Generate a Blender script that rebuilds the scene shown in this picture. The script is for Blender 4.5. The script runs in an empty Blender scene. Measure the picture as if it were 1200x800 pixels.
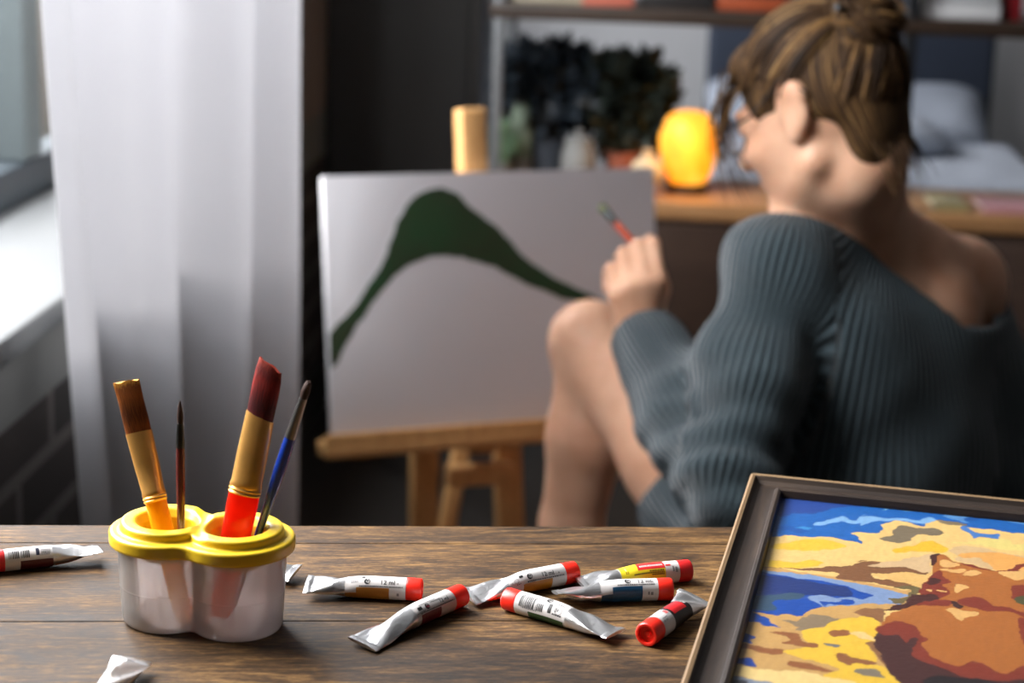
import bpy, math, random
import numpy as np
from mathutils import Vector, Matrix, noise as mnoise

random.seed(7)
rng = np.random.default_rng(7)
SC = bpy.context.scene
COL = SC.collection
PI = math.pi
R_ = math.radians

# ------------------------------------------------------------------ camera
F_PX, PITCH, ROLL, YAW = 2200.0, R_(14.0), R_(2.0), R_(3.4)
CAM = Vector((0.0, 0.0, 1.13))
CAM_ROT = (Matrix.Rotation(YAW, 3, 'Z') @ Matrix.Rotation(PI/2 - PITCH, 3, 'X') @ Matrix.Rotation(ROLL, 3, 'Z'))
cam_data = bpy.data.cameras.new('camera')
cam = bpy.data.objects.new('camera', cam_data)
COL.objects.link(cam)
cam.location = CAM
cam.rotation_euler = CAM_ROT.to_euler()
cam_data.sensor_width = 36.0
cam_data.lens = F_PX*36.0/1200.0
cam_data.clip_start = 0.02
cam_data.dof.use_dof = True
cam_data.dof.focus_distance = 1.05
cam_data.dof.aperture_fstop = 7.3
SC.camera = cam
TZ = 0.74                       # height of the table top

def ray(px, py):
    return CAM_ROT @ Vector(((px-600)/F_PX, -(py-400)/F_PX, -1))
def onz(px, py, z):
    d = ray(px, py); return CAM + d*((z-CAM.z)/d.z)
def ony(px, py, y):
    d = ray(px, py); return CAM + d*(y/d.y)
def project(p):
    v = CAM_ROT.transposed() @ (Vector(p)-CAM)
    return 600+F_PX*v.x/(-v.z), 400-F_PX*v.y/(-v.z)

# ------------------------------------------------------------------ materials
def lin(c):
    c = c/255.0
    return c/12.92 if c <= 0.04045 else ((c+0.055)/1.055)**2.4
def srgb(r, g, b):
    return (lin(r), lin(g), lin(b), 1.0)

def new_mat(name):
    m = bpy.data.materials.new(name); m.use_nodes = True
    nt = m.node_tree; nt.nodes.clear()
    out = nt.nodes.new('ShaderNodeOutputMaterial')
    return m, nt, out
def N(nt, t, **kw):
    n = nt.nodes.new(t)
    for k, v in kw.items():
        if k in n.inputs: n.inputs[k].default_value = v
        else: setattr(n, k, v)
    return n
def ramp(nt, stops):
    n = nt.nodes.new('ShaderNodeValToRGB')
    e = n.color_ramp.elements
    while len(e) < len(stops): e.new(0.5)
    for i, (p, c) in enumerate(stops):
        e[i].position = p; e[i].color = c
    return n
def plain(name, col, rough=0.5, metal=0.0, var=0.08, scale=30.0, bump=0.0, bscale=200.0, spec=0.5, sheen=0.0, coat=0.0, sss=0.0, sssr=(0.01,0.004,0.002), trans=0.0):
    """a principled surface whose colour wanders slightly with noise"""
    m, nt, out = new_mat(name)
    b = N(nt, 'ShaderNodeBsdfPrincipled', Roughness=rough, Metallic=metal)
    b.inputs['Specular IOR Level'].default_value = spec
    b.inputs['Sheen Weight'].default_value = sheen
    b.inputs['Coat Weight'].default_value = coat
    b.inputs['Transmission Weight'].default_value = trans
    if sss:
        b.inputs['Subsurface Weight'].default_value = sss
        b.inputs['Subsurface Radius'].default_value = (1.0, 0.4, 0.2)
        b.inputs['Subsurface Scale'].default_value = 0.006
    tc = N(nt, 'ShaderNodeTexCoord')
    nz = N(nt, 'ShaderNodeTexNoise', Scale=scale, Detail=4.0)
    nt.links.new(tc.outputs['Object'], nz.inputs['Vector'])
    c0 = tuple(max(0, x*(1-var)) for x in col[:3])+(1,)
    c1 = tuple(min(1, x*(1+var)) for x in col[:3])+(1,)
    r = ramp(nt, [(0.3, c0), (0.7, c1)])
    nt.links.new(nz.outputs['Fac'], r.inputs['Fac'])
    nt.links.new(r.outputs['Color'], b.inputs['Base Color'])
    if bump:
        n2 = N(nt, 'ShaderNodeTexNoise', Scale=bscale, Detail=3.0)
        nt.links.new(tc.outputs['Object'], n2.inputs['Vector'])
        bp = N(nt, 'ShaderNodeBump', Strength=bump, Distance=0.002)
        nt.links.new(n2.outputs['Fac'], bp.inputs['Height'])
        nt.links.new(bp.outputs['Normal'], b.inputs['Normal'])
    nt.links.new(b.outputs['BSDF'], out.inputs['Surface'])
    return m
def wood(name, stops, stretch=(1, 14, 14), scale=6.0, rough=0.5, bump=0.25, fine=60.0, spec=0.35):
    """wood whose grain runs along the object's own x axis"""
    m, nt, out = new_mat(name)
    b = N(nt, 'ShaderNodeBsdfPrincipled', Roughness=rough)
    b.inputs['Specular IOR Level'].default_value = spec
    tc = N(nt, 'ShaderNodeTexCoord')
    mp = N(nt, 'ShaderNodeMapping'); mp.inputs['Scale'].default_value = stretch
    nt.links.new(tc.outputs['Object'], mp.inputs['Vector'])
    n1 = N(nt, 'ShaderNodeTexNoise', Scale=scale, Detail=8.0, Roughness=0.62, Distortion=0.6)
    nt.links.new(mp.outputs['Vector'], n1.inputs['Vector'])
    n2 = N(nt, 'ShaderNodeTexNoise', Scale=fine, Detail=3.0, Roughness=0.6)
    mp2 = N(nt, 'ShaderNodeMapping'); mp2.inputs['Scale'].default_value = (stretch[0]*0.35, stretch[1]*0.7, stretch[2]*0.7)
    nt.links.new(tc.outputs['Object'], mp2.inputs['Vector'])
    nt.links.new(mp2.outputs['Vector'], n2.inputs['Vector'])
    mx = N(nt, 'ShaderNodeMath', operation='MULTIPLY_ADD'); mx.inputs[1].default_value = 0.45; 
    sub = N(nt, 'ShaderNodeMath', operation='MULTIPLY_ADD'); sub.inputs[1].default_value = 0.62; sub.inputs[2].default_value = -0.02
    nt.links.new(n1.outputs['Fac'], sub.inputs[0])
    nt.links.new(n2.outputs['Fac'], mx.inputs[0]); nt.links.new(sub.outputs[0], mx.inputs[2])
    r = ramp(nt, stops)
    nt.links.new(mx.outputs[0], r.inputs['Fac'])
    nt.links.new(r.outputs['Color'], b.inputs['Base Color'])
    bp = N(nt, 'ShaderNodeBump', Strength=bump, Distance=0.001)
    nt.links.new(mx.outputs[0], bp.inputs['Height'])
    nt.links.new(bp.outputs['Normal'], b.inputs['Normal'])
    nt.links.new(b.outputs['BSDF'], out.inputs['Surface'])
    return m

# ------------------------------------------------------------------ mesh helpers
class MB:
    """collects geometry; build() links it as ONE mesh object"""
    def __init__(s): s.v = []; s.f = []; s.m = []; s.cur = 0
    def add(s, vs, fs):
        o = len(s.v); s.v += [tuple(p) for p in vs]
        s.f += [tuple(i+o for i in f) for f in fs]; s.m += [s.cur]*len(fs)
        return s
    def box(s, x0, x1, y0, y1, z0, z1, bev=0.0, M=None):
        if bev <= 0:
            vs = [(x, y, z) for z in (z0, z1) for y in (y0, y1) for x in (x0, x1)]
            fs = [(0,2,3,1),(4,5,7,6),(0,1,5,4),(2,6,7,3),(0,4,6,2),(1,3,7,5)]
        else:
            b = min(bev, abs(x1-x0)*.49, abs(y1-y0)*.49, abs(z1-z0)*.49)
            def rect(i, z):
                pts = []
                for (cx, cy, a0) in ((x1-b, y1-b, 0), (x0+b, y1-b, 90), (x0+b, y0+b, 180), (x1-b, y0+b, 270)):
                    for k in range(4):
                        a = R_(a0+30*k); pts.append((cx+(b-i)*math.cos(a), cy+(b-i)*math.sin(a), z))
                return pts
            lv = []
            for a in (90, 45, 0): lv.append(rect(b*(1-math.cos(R_(a))), z0+b*(1-math.sin(R_(a)))))
            for a in (0, 45, 90): lv.append(rect(b*(1-math.cos(R_(a))), z1-b*(1-math.sin(R_(a)))))
            n = 16; vs = [p for l in lv for p in l]; fs = []
            for i in range(5):
                for k in range(n):
                    fs.append((i*n+k, i*n+(k+1)%n, (i+1)*n+(k+1)%n, (i+1)*n+k))
            fs.append(tuple(reversed(range(n)))); fs.append(tuple(5*n+k for k in range(n)))
        if M is not None: vs = [M @ Vector(p) for p in vs]
        return s.add(vs, fs)
    def bar(s, a, b, w, t, up=(0,0,1), bev=0.002):
        """a rectangular bar from a to b, w across, t along `up`"""
        a, b = Vector(a), Vector(b); x = (b-a); L = x.length; x.normalize()
        y = Vector(up).cross(x).normalized(); z = x.cross(y)
        M = Matrix(((x.x,y.x,z.x,a.x),(x.y,y.y,z.y,a.y),(x.z,y.z,z.z,a.z),(0,0,0,1)))
        return s.box(0, L, -w/2, w/2, -t/2, t/2, bev, M)
    def loft(s, rings, cap=True, closed=True):
        n = len(rings[0]); vs = [p for r in rings for p in r]; fs = []
        for i in range(len(rings)-1):
            for k in range(n if closed else n-1):
                fs.append((i*n+k, i*n+(k+1)%n, (i+1)*n+(k+1)%n, (i+1)*n+k))
        if cap:
            fs.append(tuple(reversed(range(n)))); fs.append(tuple((len(rings)-1)*n+k for k in range(n)))
        return s.add(vs, fs)
    def lathe(s, prof, n=40, c=(0,0,0), cap=True, M=None):
        rings = [[Vector((c[0]+r*math.cos(2*PI*k/n), c[1]+r*math.sin(2*PI*k/n), c[2]+z)) for k in range(n)] for r, z in prof]
        if M is not None: rings = [[M @ p for p in r] for r in rings]
        return s.loft(rings, cap)
    def tube(s, pts, r, n=10, cap=True):
        pts = [Vector(p) for p in pts]; rs = r if isinstance(r, (list, tuple)) else [r]*len(pts)
        rings = []; prev = None
        for i, p in enumerate(pts):
            t = (pts[min(i+1, len(pts)-1)]-pts[max(i-1, 0)]).normalized()
            if prev is None:
                u = t.orthogonal().normalized()
            else:
                u = (prev - t*prev.dot(t)).normalized()
            prev = u; w = t.cross(u)
            rings.append([p+u*(rs[i]*math.cos(2*PI*k/n))+w*(rs[i]*math.sin(2*PI*k/n)) for k in range(n)])
        return s.loft(rings, cap)
    def ellipsoid(s, c, r, n=20, m=12, M=None):
        rings = []
        for i in range(1, m):
            a = PI*i/m
            rings.append([Vector((r[0]*math.sin(a)*math.cos(2*PI*k/n), r[1]*math.sin(a)*math.sin(2*PI*k/n), -r[2]*math.cos(a))) for k in range(n)])
        vs = [p for q in rings for p in q]; nn = len(vs)
        vs += [Vector((0,0,-r[2])), Vector((0,0,r[2]))]; fs = []
        for i in range(m-2):
            for k in range(n): fs.append((i*n+k, i*n+(k+1)%n, (i+1)*n+(k+1)%n, (i+1)*n+k))
        for k in range(n):
            fs.append((nn, (k+1)%n, k)); fs.append((nn+1, (m-2)*n+k, (m-2)*n+(k+1)%n))
        if M is not None: vs = [M @ p for p in vs]
        vs = [Vector(c)+p for p in vs]
        return s.add(vs, fs)
    def build(s, name, mats, parent=None, smooth=True, loc=None, angle=35):
        me = bpy.data.meshes.new(name); me.from_pydata(s.v, [], s.f)
        if not isinstance(mats, (list, tuple)): mats = [mats]
        for m in mats: me.materials.append(m)
        if any(s.m): me.polygons.foreach_set('material_index', s.m)
        if smooth:
            me.polygons.foreach_set('use_smooth', [True]*len(me.polygons))
            try: me.set_sharp_from_angle(angle=R_(angle))
            except Exception: pass
        me.validate(); me.update()
        o = bpy.data.objects.new(name, me); COL.objects.link(o)
        if loc is not None: o.location = loc
        if parent is not None: o.parent = parent
        return o

def tag(o, label=None, cat=None, group=None, kind=None):
    if label: o['label'] = label
    if cat: o['category'] = cat
    if group: o['group'] = group
    if kind: o['kind'] = kind
    return o
def thing(name, loc=(0,0,0), label=None, cat=None, group=None, rz=0.0):
    o = bpy.data.objects.new(name, None); COL.objects.link(o)
    o.location = loc; o.rotation_euler = (0, 0, rz); o.empty_display_size = 0.05
    return tag(o, label, cat, group)
def frame_mat(o, x, y, z):
    x, y, z = Vector(x), Vector(y), Vector(z)
    return Matrix(((x.x,y.x,z.x,o[0]),(x.y,y.y,z.y,o[1]),(x.z,y.z,z.z,o[2]),(0,0,0,1)))
def lerp(a, b, t): return a+(b-a)*t
def smooth01(t):
    t = min(1, max(0, t)); return t*t*(3-2*t)

# ------------------------------------------------------------------ distance-field modelling
class Field:
    """signed distances on a grid; smooth unions of limbs, then one continuous surface"""
    def __init__(s, lo, hi, h):
        s.lo = np.array(lo, float); s.h = h
        s.n = np.ceil((np.array(hi)-s.lo)/h).astype(int)+1
        s.F = np.full(s.n, 1.0, np.float32)
    def _sub(s, lo, hi):
        a = np.clip(np.floor((np.array(lo)-s.lo)/s.h).astype(int), 0, s.n)
        b = np.clip(np.ceil((np.array(hi)-s.lo)/s.h).astype(int)+1, 0, s.n)
        if np.any(b <= a): return None
        sl = tuple(slice(i, j) for i, j in zip(a, b))
        g = [s.lo[i]+np.arange(a[i], b[i])*s.h for i in range(3)]
        X, Y, Z = np.meshgrid(*g, indexing='ij', sparse=True)
        return sl, X, Y, Z
    def put(s, fn, lo, hi, k=0.01, op='add'):
        m = k+2.5*s.h
        q = s._sub(np.array(lo)-m, np.array(hi)+m)
        if q is None: return
        sl, X, Y, Z = q
        d = fn(X, Y, Z).astype(np.float32); F = s.F[sl]
        if op == 'add':
            if k > 0:
                hh = np.maximum(k-np.abs(F-d), 0)/k; s.F[sl] = np.minimum(F, d)-hh*hh*k*0.25
            else: s.F[sl] = np.minimum(F, d)
        else:
            d = -d
            if k > 0:
                hh = np.maximum(k-np.abs(F-d), 0)/k; s.F[sl] = np.maximum(F, d)+hh*hh*k*0.25
            else: s.F[sl] = np.maximum(F, d)
    def cap(s, a, b, ra, rb, k=0.01, op='add'):
        a, b = np.array(a, float), np.array(b, float); ab = b-a; L = max(ab@ab, 1e-12)
        def fn(X, Y, Z):
            px, py, pz = X-a[0], Y-a[1], Z-a[2]
            t = np.clip((px*ab[0]+py*ab[1]+pz*ab[2])/L, 0, 1)
            return np.sqrt((px-t*ab[0])**2+(py-t*ab[1])**2+(pz-t*ab[2])**2)-(ra+(rb-ra)*t)
        r = max(ra, rb)
        s.put(fn, np.minimum(a, b)-r, np.maximum(a, b)+r, k, op)
    def chain(s, pts, rs, k=0.01):
        for i in range(len(pts)-1): s.cap(pts[i], pts[i+1], rs[i], rs[i+1], k)
    def ell(s, c, r, axes=None, k=0.01, op='add'):
        c = np.array(c, float); r = np.array(r, float)
        A = np.eye(3) if axes is None else np.array([list(a) for a in axes], float)
        def fn(X, Y, Z):
            px, py, pz = X-c[0], Y-c[1], Z-c[2]
            q = [A[i][0]*px+A[i][1]*py+A[i][2]*pz for i in range(3)]
            k0 = np.sqrt((q[0]/r[0])**2+(q[1]/r[1])**2+(q[2]/r[2])**2)
            k1 = np.sqrt((q[0]/r[0]**2)**2+(q[1]/r[1]**2)**2+(q[2]/r[2]**2)**2)
            return np.where(k1 > 1e-6, k0*(k0-1)/np.maximum(k1, 1e-6), -r.min())
        R = r.max()
        s.put(fn, c-R, c+R, k, op)
    def surface(s, smooth=2):
        F = s.F; h = s.h; inside = F < 0
        nx, ny, nz = F.shape
        cnt = np.zeros((nx-1, ny-1, nz-1), np.int8)
        for i in (0, 1):
            for j in (0, 1):
                for k in (0, 1): cnt += inside[i:nx-1+i, j:ny-1+j, k:nz-1+k]
        act = (cnt > 0) & (cnt < 8)
        idx = np.argwhere(act); M = len(idx)
        vid = np.full(act.shape, -1, np.int64); vid[tuple(idx.T)] = np.arange(M)
        acc = np.zeros((M, 3)); num = np.zeros(M)
        offs = [(i, j, k) for i in (0, 1) for j in (0, 1) for k in (0, 1)]
        for p in range(8):
            for ax in range(3):
                a = offs[p]
                if a[ax] == 1: continue
                b = list(a); b[ax] = 1
                fa = F[tuple((idx+np.array(a)).T)]; fb = F[tuple((idx+np.array(b)).T)]
                cr = (fa < 0) != (fb < 0)
                t = np.where(cr, fa/np.where(cr, fa-fb, 1), 0)
                P = np.tile(np.array(a, float), (M, 1)); P[:, ax] = t
                acc[cr] += P[cr]; num[cr] += 1
        V = s.lo+(idx+acc/np.maximum(num, 1)[:, None])*h
        faces = []
        for ax in range(3):
            sa = [slice(None)]*3; sb = [slice(None)]*3
            sa[ax] = slice(0, -1); sb[ax] = slice(1, None)
            A = inside[tuple(sa)]; B = inside[tuple(sb)]
            e = np.argwhere(A != B); u, w = [(1, 2), (2, 0), (0, 1)][ax]
            lim = np.array(act.shape)
            ok = (e[:, u] > 0) & (e[:, w] > 0) & (e[:, u] < lim[u]) & (e[:, w] < lim[w]) & (e[:, ax] < lim[ax])
            e = e[ok]
            q = []
            for du, dw in ((-1, -1), (0, -1), (0, 0), (-1, 0)):
                c = e.copy(); c[:, u] += du; c[:, w] += dw
                q.append(vid[tuple(c.T)])
            q = np.stack(q, 1)
            flip = ~A[tuple(e.T)]
            q[flip] = q[flip][:, ::-1]
            faces.append(q)
        Q = np.concatenate(faces); Q = Q[(Q >= 0).all(1)]
        for _ in range(smooth):                     # a light laplacian relaxes the grid's steps
            S = np.zeros_like(V); c = np.zeros(len(V))
            for a, b in ((0, 1), (1, 2), (2, 3), (3, 0)):
                np.add.at(S, Q[:, a], V[Q[:, b]]); np.add.at(S, Q[:, b], V[Q[:, a]])
                np.add.at(c, Q[:, a], 1); np.add.at(c, Q[:, b], 1)
            V = V*0.4+0.6*S/np.maximum(c, 1)[:, None]
        used = np.zeros(len(V), bool); used[Q.ravel()] = True
        re_ = np.cumsum(used)-1
        return V[used], re_[Q]
def mesh_obj(name, V, Q, mat, parent=None):
    me = bpy.data.meshes.new(name)
    me.vertices.add(len(V)); me.vertices.foreach_set('co', np.asarray(V, np.float32).ravel())
    k = Q.shape[1]
    me.loops.add(Q.size); me.loops.foreach_set('vertex_index', Q.ravel().astype(np.int32))
    me.polygons.add(len(Q)); me.polygons.foreach_set('loop_start', np.arange(0, Q.size, k, dtype=np.int32))
    me.polygons.foreach_set('use_smooth', np.ones(len(Q), bool))
    for m in (mat if isinstance(mat, (list, tuple)) else [mat]): me.materials.append(m)
    me.update(calc_edges=True); me.validate()
    o = bpy.data.objects.new(name, me); COL.objects.link(o)
    if parent is not None: o.parent = parent
    return o
# ================================================================== the room
M_plaster = plain('plaster_grey', srgb(212,212,214), 0.85, var=0.05, scale=4, bump=0.1, bscale=60)
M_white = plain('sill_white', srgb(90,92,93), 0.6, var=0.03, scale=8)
M_shade = plain('wall_slate', srgb(62,61,61), 0.85, var=0.05, scale=4)
M_taupe = plain('wall_taupe', srgb(128,114,108), 0.85, var=0.06, scale=4)
M_ceiling = plain('ceiling_white', srgb(150,150,150), 0.9, var=0.03)
M_dark_frame = plain('dark_window_frame', srgb(46,54,60), 0.45, var=0.08)
M_charcoal = plain('charcoal_paint', srgb(32,31,30), 0.6, var=0.05, scale=5)
M_floor = wood('floor_boards', [(0.25, srgb(20,18,17)), (0.55, srgb(32,29,27)), (0.8, srgb(46,42,38))], rough=0.55)

def brick_mat():
    m, nt, out = new_mat('dark_brick')
    b = N(nt, 'ShaderNodeBsdfPrincipled', Roughness=0.85)
    tc = N(nt, 'ShaderNodeTexCoord'); sp = N(nt, 'ShaderNodeSeparateXYZ'); cb = N(nt, 'ShaderNodeCombineXYZ')
    nt.links.new(tc.outputs['Object'], sp.inputs[0])
    nt.links.new(sp.outputs['Y'], cb.inputs['X']); nt.links.new(sp.outputs['Z'], cb.inputs['Y'])
    br = N(nt, 'ShaderNodeTexBrick', Scale=1.0)
    br.inputs['Brick Width'].default_value = 0.24; br.inputs['Row Height'].default_value = 0.078
    br.inputs['Mortar Size'].default_value = 0.009
    br.inputs['Color1'].default_value = srgb(58,48,44); br.inputs['Color2'].default_value = srgb(40,36,35)
    br.inputs['Mortar'].default_value = srgb(98,92,88)
    nt.links.new(cb.outputs[0], br.inputs['Vector'])
    nt.links.new(br.outputs['Color'], b.inputs['Base Color'])
    bp = N(nt, 'ShaderNodeBump', Strength=0.5, Distance=0.006); bp.invert = True
    nt.links.new(br.outputs['Fac'], bp.inputs['Height']); nt.links.new(bp.outputs['Normal'], b.inputs['Normal'])
    nt.links.new(b.outputs['BSDF'], out.inputs['Surface'])
    return m
M_brick = brick_mat()
M_brick2 = plain('render_grey', srgb(112,112,110), 0.85, var=0.08, scale=6)

WX, WXO = -0.65, -1.0           # inner and outer face of the left wall
WY0, WY1 = 0.85, 3.35          # window opening along the wall
SILL, HEAD = 0.66, 2.45
def struct(o): o['kind'] = 'structure'; return o
b = MB(); b.box(-1.0, 2.6, -2.4, 6.9, -0.06, 0.0); struct(b.build('floor', M_floor, smooth=False))
b = MB(); b.box(-1.0, 2.6, -2.4, 6.9, 2.75, 2.85); struct(b.build('ceiling', M_ceiling, smooth=False))
b = MB()
b.box(WXO, WX, -2.4, 6.9, 0, 0.535)                          # brick base
b.cur = 1
b.box(WXO, WX, -2.4, 6.9, 0.535, SILL-0.03)                  # rendered band below the sill
b.cur = 2
b.box(WXO, WX, WY1, 4.7, SILL-0.03, 2.75); b.box(WXO, WX, 6.5, 6.9, SILL-0.03, 2.75); b.box(WXO, WX, 4.7, 6.5, HEAD, 2.75)
b.box(WXO, WX, -2.4, WY0, SILL-0.03, 2.75)
b.box(WXO, WX, WY0, WY1, HEAD, 2.75)
struct(b.build('wall_left', [M_brick, M_brick2, M_taupe], smooth=False))
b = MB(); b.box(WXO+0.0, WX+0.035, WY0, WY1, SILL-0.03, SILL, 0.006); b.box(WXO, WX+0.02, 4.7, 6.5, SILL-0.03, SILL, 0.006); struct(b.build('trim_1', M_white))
b = MB(); b.box(WXO, 2.6, 6.9, 7.0, 0, 2.75); struct(b.build('wall_back', M_plaster, smooth=False))
b = MB(); b.box(2.6, 2.7, -2.4, 7.0, 0, 2.75); struct(b.build('wall_right', M_shade, smooth=False))
b = MB(); b.box(WXO, 2.7, -2.5, -2.4, 0, 2.75); struct(b.build('wall_front', M_shade, smooth=False))
b = MB(); b.box(WX, WX+0.015, 2.8, 6.9, 0, 0.1); struct(b.build('baseboard_left', M_charcoal, smooth=False))

# window: dark steel frame with three lights, clear panes
gm, nt, out = new_mat('window_glass')
tr = N(nt, 'ShaderNodeBsdfTransparent'); gl = N(nt, 'ShaderNodeBsdfGlossy', Roughness=0.02)
mx = N(nt, 'ShaderNodeMixShader', Fac=0.06)
nt.links.new(tr.outputs[0], mx.inputs[1]); nt.links.new(gl.outputs[0], mx.inputs[2]); nt.links.new(mx.outputs[0], out.inputs['Surface'])
M_glass = gm
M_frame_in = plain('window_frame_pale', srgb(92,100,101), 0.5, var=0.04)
b = MB()
x0, x1 = -0.895, -0.84
b.box(x0, x1, WY0, WY1, SILL, SILL+0.055, 0.006)
b.box(x0, x1, WY0, WY1, HEAD-0.07, HEAD, 0.006)
for y in (WY0, 1.75): b.box(x0, x1, y, y+0.06, SILL, HEAD, 0.006)
win = struct(b.build('window_1', M_dark_frame))
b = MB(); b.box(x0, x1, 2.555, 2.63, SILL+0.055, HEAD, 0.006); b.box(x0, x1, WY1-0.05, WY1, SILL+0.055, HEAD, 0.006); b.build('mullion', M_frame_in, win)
b = MB(); b.box(-0.87, -0.864, WY0, WY1, SILL+0.05, HEAD-0.03); b.build('pane', M_glass, win, smooth=False)
b = MB()
for (ya, yb, za, zb) in ((4.7, 6.5, SILL, SILL+0.08), (4.7, 6.5, HEAD-0.07, HEAD), (4.7, 4.76, SILL, HEAD), (5.57, 5.63, SILL, HEAD), (6.44, 6.5, SILL, HEAD)): b.box(x0, x1, ya, yb, za, zb, 0.006)
added_win = struct(b.build('added_window', M_dark_frame))  # unseen window behind the wardrobe, added to brighten the bed and back wall
b = MB(); b.box(-0.87, -0.864, 4.7, 6.5, SILL+0.05, HEAD-0.03); b.build('pane', M_glass, added_win, smooth=False)
# the facade across the street, seen through the glass
M_facade = plain('facade_render', srgb(72,79,79), 0.9, var=0.06, scale=1.5)
b = MB(); b.box(-7.0, -6.8, -6, 16, -3, 3.2)
b.box(-6.8, -6.72, -6, 16, 3.05, 3.25); b.box(-6.8, -6.74, -6, 16, 0.2, 0.35)
struct(b.build('exterior_facade', M_facade, smooth=False))

# ------------------------------------------------------------------ curtain
cm, nt, out = new_mat('sheer_curtain')
df = N(nt, 'ShaderNodeBsdfDiffuse', Color=srgb(226,226,228)); tl = N(nt, 'ShaderNodeBsdfTranslucent', Color=srgb(204,204,207))
mx = N(nt, 'ShaderNodeMixShader', Fac=0.55)
nt.links.new(df.outputs[0], mx.inputs[1]); nt.links.new(tl.outputs[0], mx.inputs[2])
tc = N(nt, 'ShaderNodeTexCoord'); wv = N(nt, 'ShaderNodeTexNoise', Scale=400.0)
nt.links.new(tc.outputs['Object'], wv.inputs['Vector'])
bp = N(nt, 'ShaderNodeBump', Strength=0.08, Distance=0.0005); nt.links.new(wv.outputs['Fac'], bp.inputs['Height'])
nt.links.new(bp.outputs['Normal'], df.inputs['Normal'])
nt.links.new(mx.outputs[0], out.inputs['Surface'])
def curtain(name, label, a, c, z0, z1, amp, folds, phase, flare=0.0):
    """a hanging sheet gathered in soft folds between plan points a and c"""
    a, c = Vector((a[0], a[1], 0)), Vector((c[0], c[1], 0)); d = (c-a); L = d.length; d.normalize()
    nrm = Vector((d.y, -d.x, 0)); nu, nz = 260, 40; b = MB(); vs = []; fs = []
    for j in range(nz+1):
        v = j/nz; z = lerp(z0, z1, v)
        for i in range(nu+1):
            u = i/nu
            w = (math.sin(2*PI*folds*u+phase+0.5*math.sin(3*u*PI)) + 0.22*math.sin(2*PI*folds*2.3*u+1.3+1.2*(1-v)) )*amp*(0.8+0.35*(1-v))
            w += 0.012*math.sin(9*u+5*v)*(1-v)
            fl = flare*(1-v)**2.5; p = a+d*(L*(u*(1-fl)+fl*0.6)+0.25*w)+nrm*w
            vs.append((p.x, p.y, z))
    for j in range(nz):
        for i in range(nu):
            k = j*(nu+1)+i; fs.append((k, k+1, k+nu+2, k+nu+1))
    b.add(vs, fs); o = b.build(name, cm, angle=180)
    sm = o.modifiers.new('thickness', 'SOLIDIFY'); sm.thickness = 0.0008
    return tag(o, label, 'curtain')
curtain('sheer_curtain', 'long white sheer curtain hanging in soft folds at the bright window', (-0.60, 1.735), (-0.475, 2.80), 0.02, 2.52, 0.026, 3.6, 0.4, 0.30)
b = MB(); b.tube([(-0.55, 0.6, 2.55), (-0.55, 3.5, 2.55)], 0.012, 12)
rod = tag(b.build('curtain_rod', M_dark_frame), 'dark metal curtain rod above the window', 'curtain rod')
for y in (0.7, 3.45):
    q = MB(); q.tube([(-0.55, y, 2.55), (WX, y, 2.55)], 0.008, 8); q.build('bracket', M_dark_frame, rod)

# ------------------------------------------------------------------ light
world = bpy.data.worlds.new('world'); SC.world = world; world.use_nodes = True
wn = world.node_tree; wn.nodes.clear()
wo = wn.nodes.new('ShaderNodeOutputWorld'); bg = wn.nodes.new('ShaderNodeBackground')
sky = wn.nodes.new('ShaderNodeTexSky'); sky.sky_type = 'NISHITA'; sky.sun_disc = False
sky.sun_elevation = R_(40); sky.sun_rotation = R_(-80); sky.dust_density = 3.0; sky.air_density = 1.0
hs = wn.nodes.new('ShaderNodeHueSaturation'); hs.inputs['Saturation'].default_value = 0.35
wn.links.new(sky.outputs[0], hs.inputs['Color']); wn.links.new(hs.outputs[0], bg.inputs['Color'])
bg.inputs['Strength'].default_value = 0.30
wn.links.new(bg.outputs[0], wo.inputs['Surface'])
def light(name, kind, loc, rot, energy, col=(1,1,1), **kw):
    l = bpy.data.lights.new(name, kind); l.energy = energy; l.color = col
    for k, v in kw.items(): setattr(l, k, v)
    o = bpy.data.objects.new(name, l); COL.objects.link(o); o.location = loc; o.rotation_euler = rot
    return o
def aim(d): return Vector(d).normalized().to_track_quat('-Z', 'Y').to_euler()
SUN = light('sun', 'SUN', (-4, 2.5, 4), aim((1.0, -0.12, -0.62)), 1.2, (1.0, 0.95, 0.88), angle=R_(20))
# daylight falling through the window opening (sky portal with its own strength)
DAY = light('window_daylight', 'AREA', (-1.04, (WY0+WY1)/2, 1.86), aim((1, 0, 0)), 112.0, (0.97, 0.985, 1.0), shape='RECTANGLE', size=1.16, size_y=WY1-WY0)
DAY.rotation_euler = (Matrix.Rotation(R_(14), 3, 'Y') @ Matrix(((0,0,-1),(0,1,0),(1,0,0)))).to_euler()

D2 = light('added_window_fill', 'AREA', (-1.04, 5.6, 1.86), (0,0,0), 34.0, (0.97, 0.985, 1.0), shape='RECTANGLE', size=1.16, size_y=1.8)  # added fill lamp in the unseen far opening, for the bed and back wall
D2.rotation_euler = DAY.rotation_euler
vs_ = SC.view_settings
SC.display_settings.display_device = 'sRGB'
vs_.view_transform = 'Standard'; vs_.look = 'None'; vs_.gamma = 1.0; vs_.use_curve_mapping = False
vs_.exposure = 0.98
SC.cycles.use_denoising = True
SC.cycles.max_bounces = 16; SC.cycles.transparent_max_bounces = 16; SC.cycles.transmission_bounces = 14; SC.cycles.diffuse_bounces = 9
SC.cycles.sample_clamp_indirect = 6.0
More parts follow.
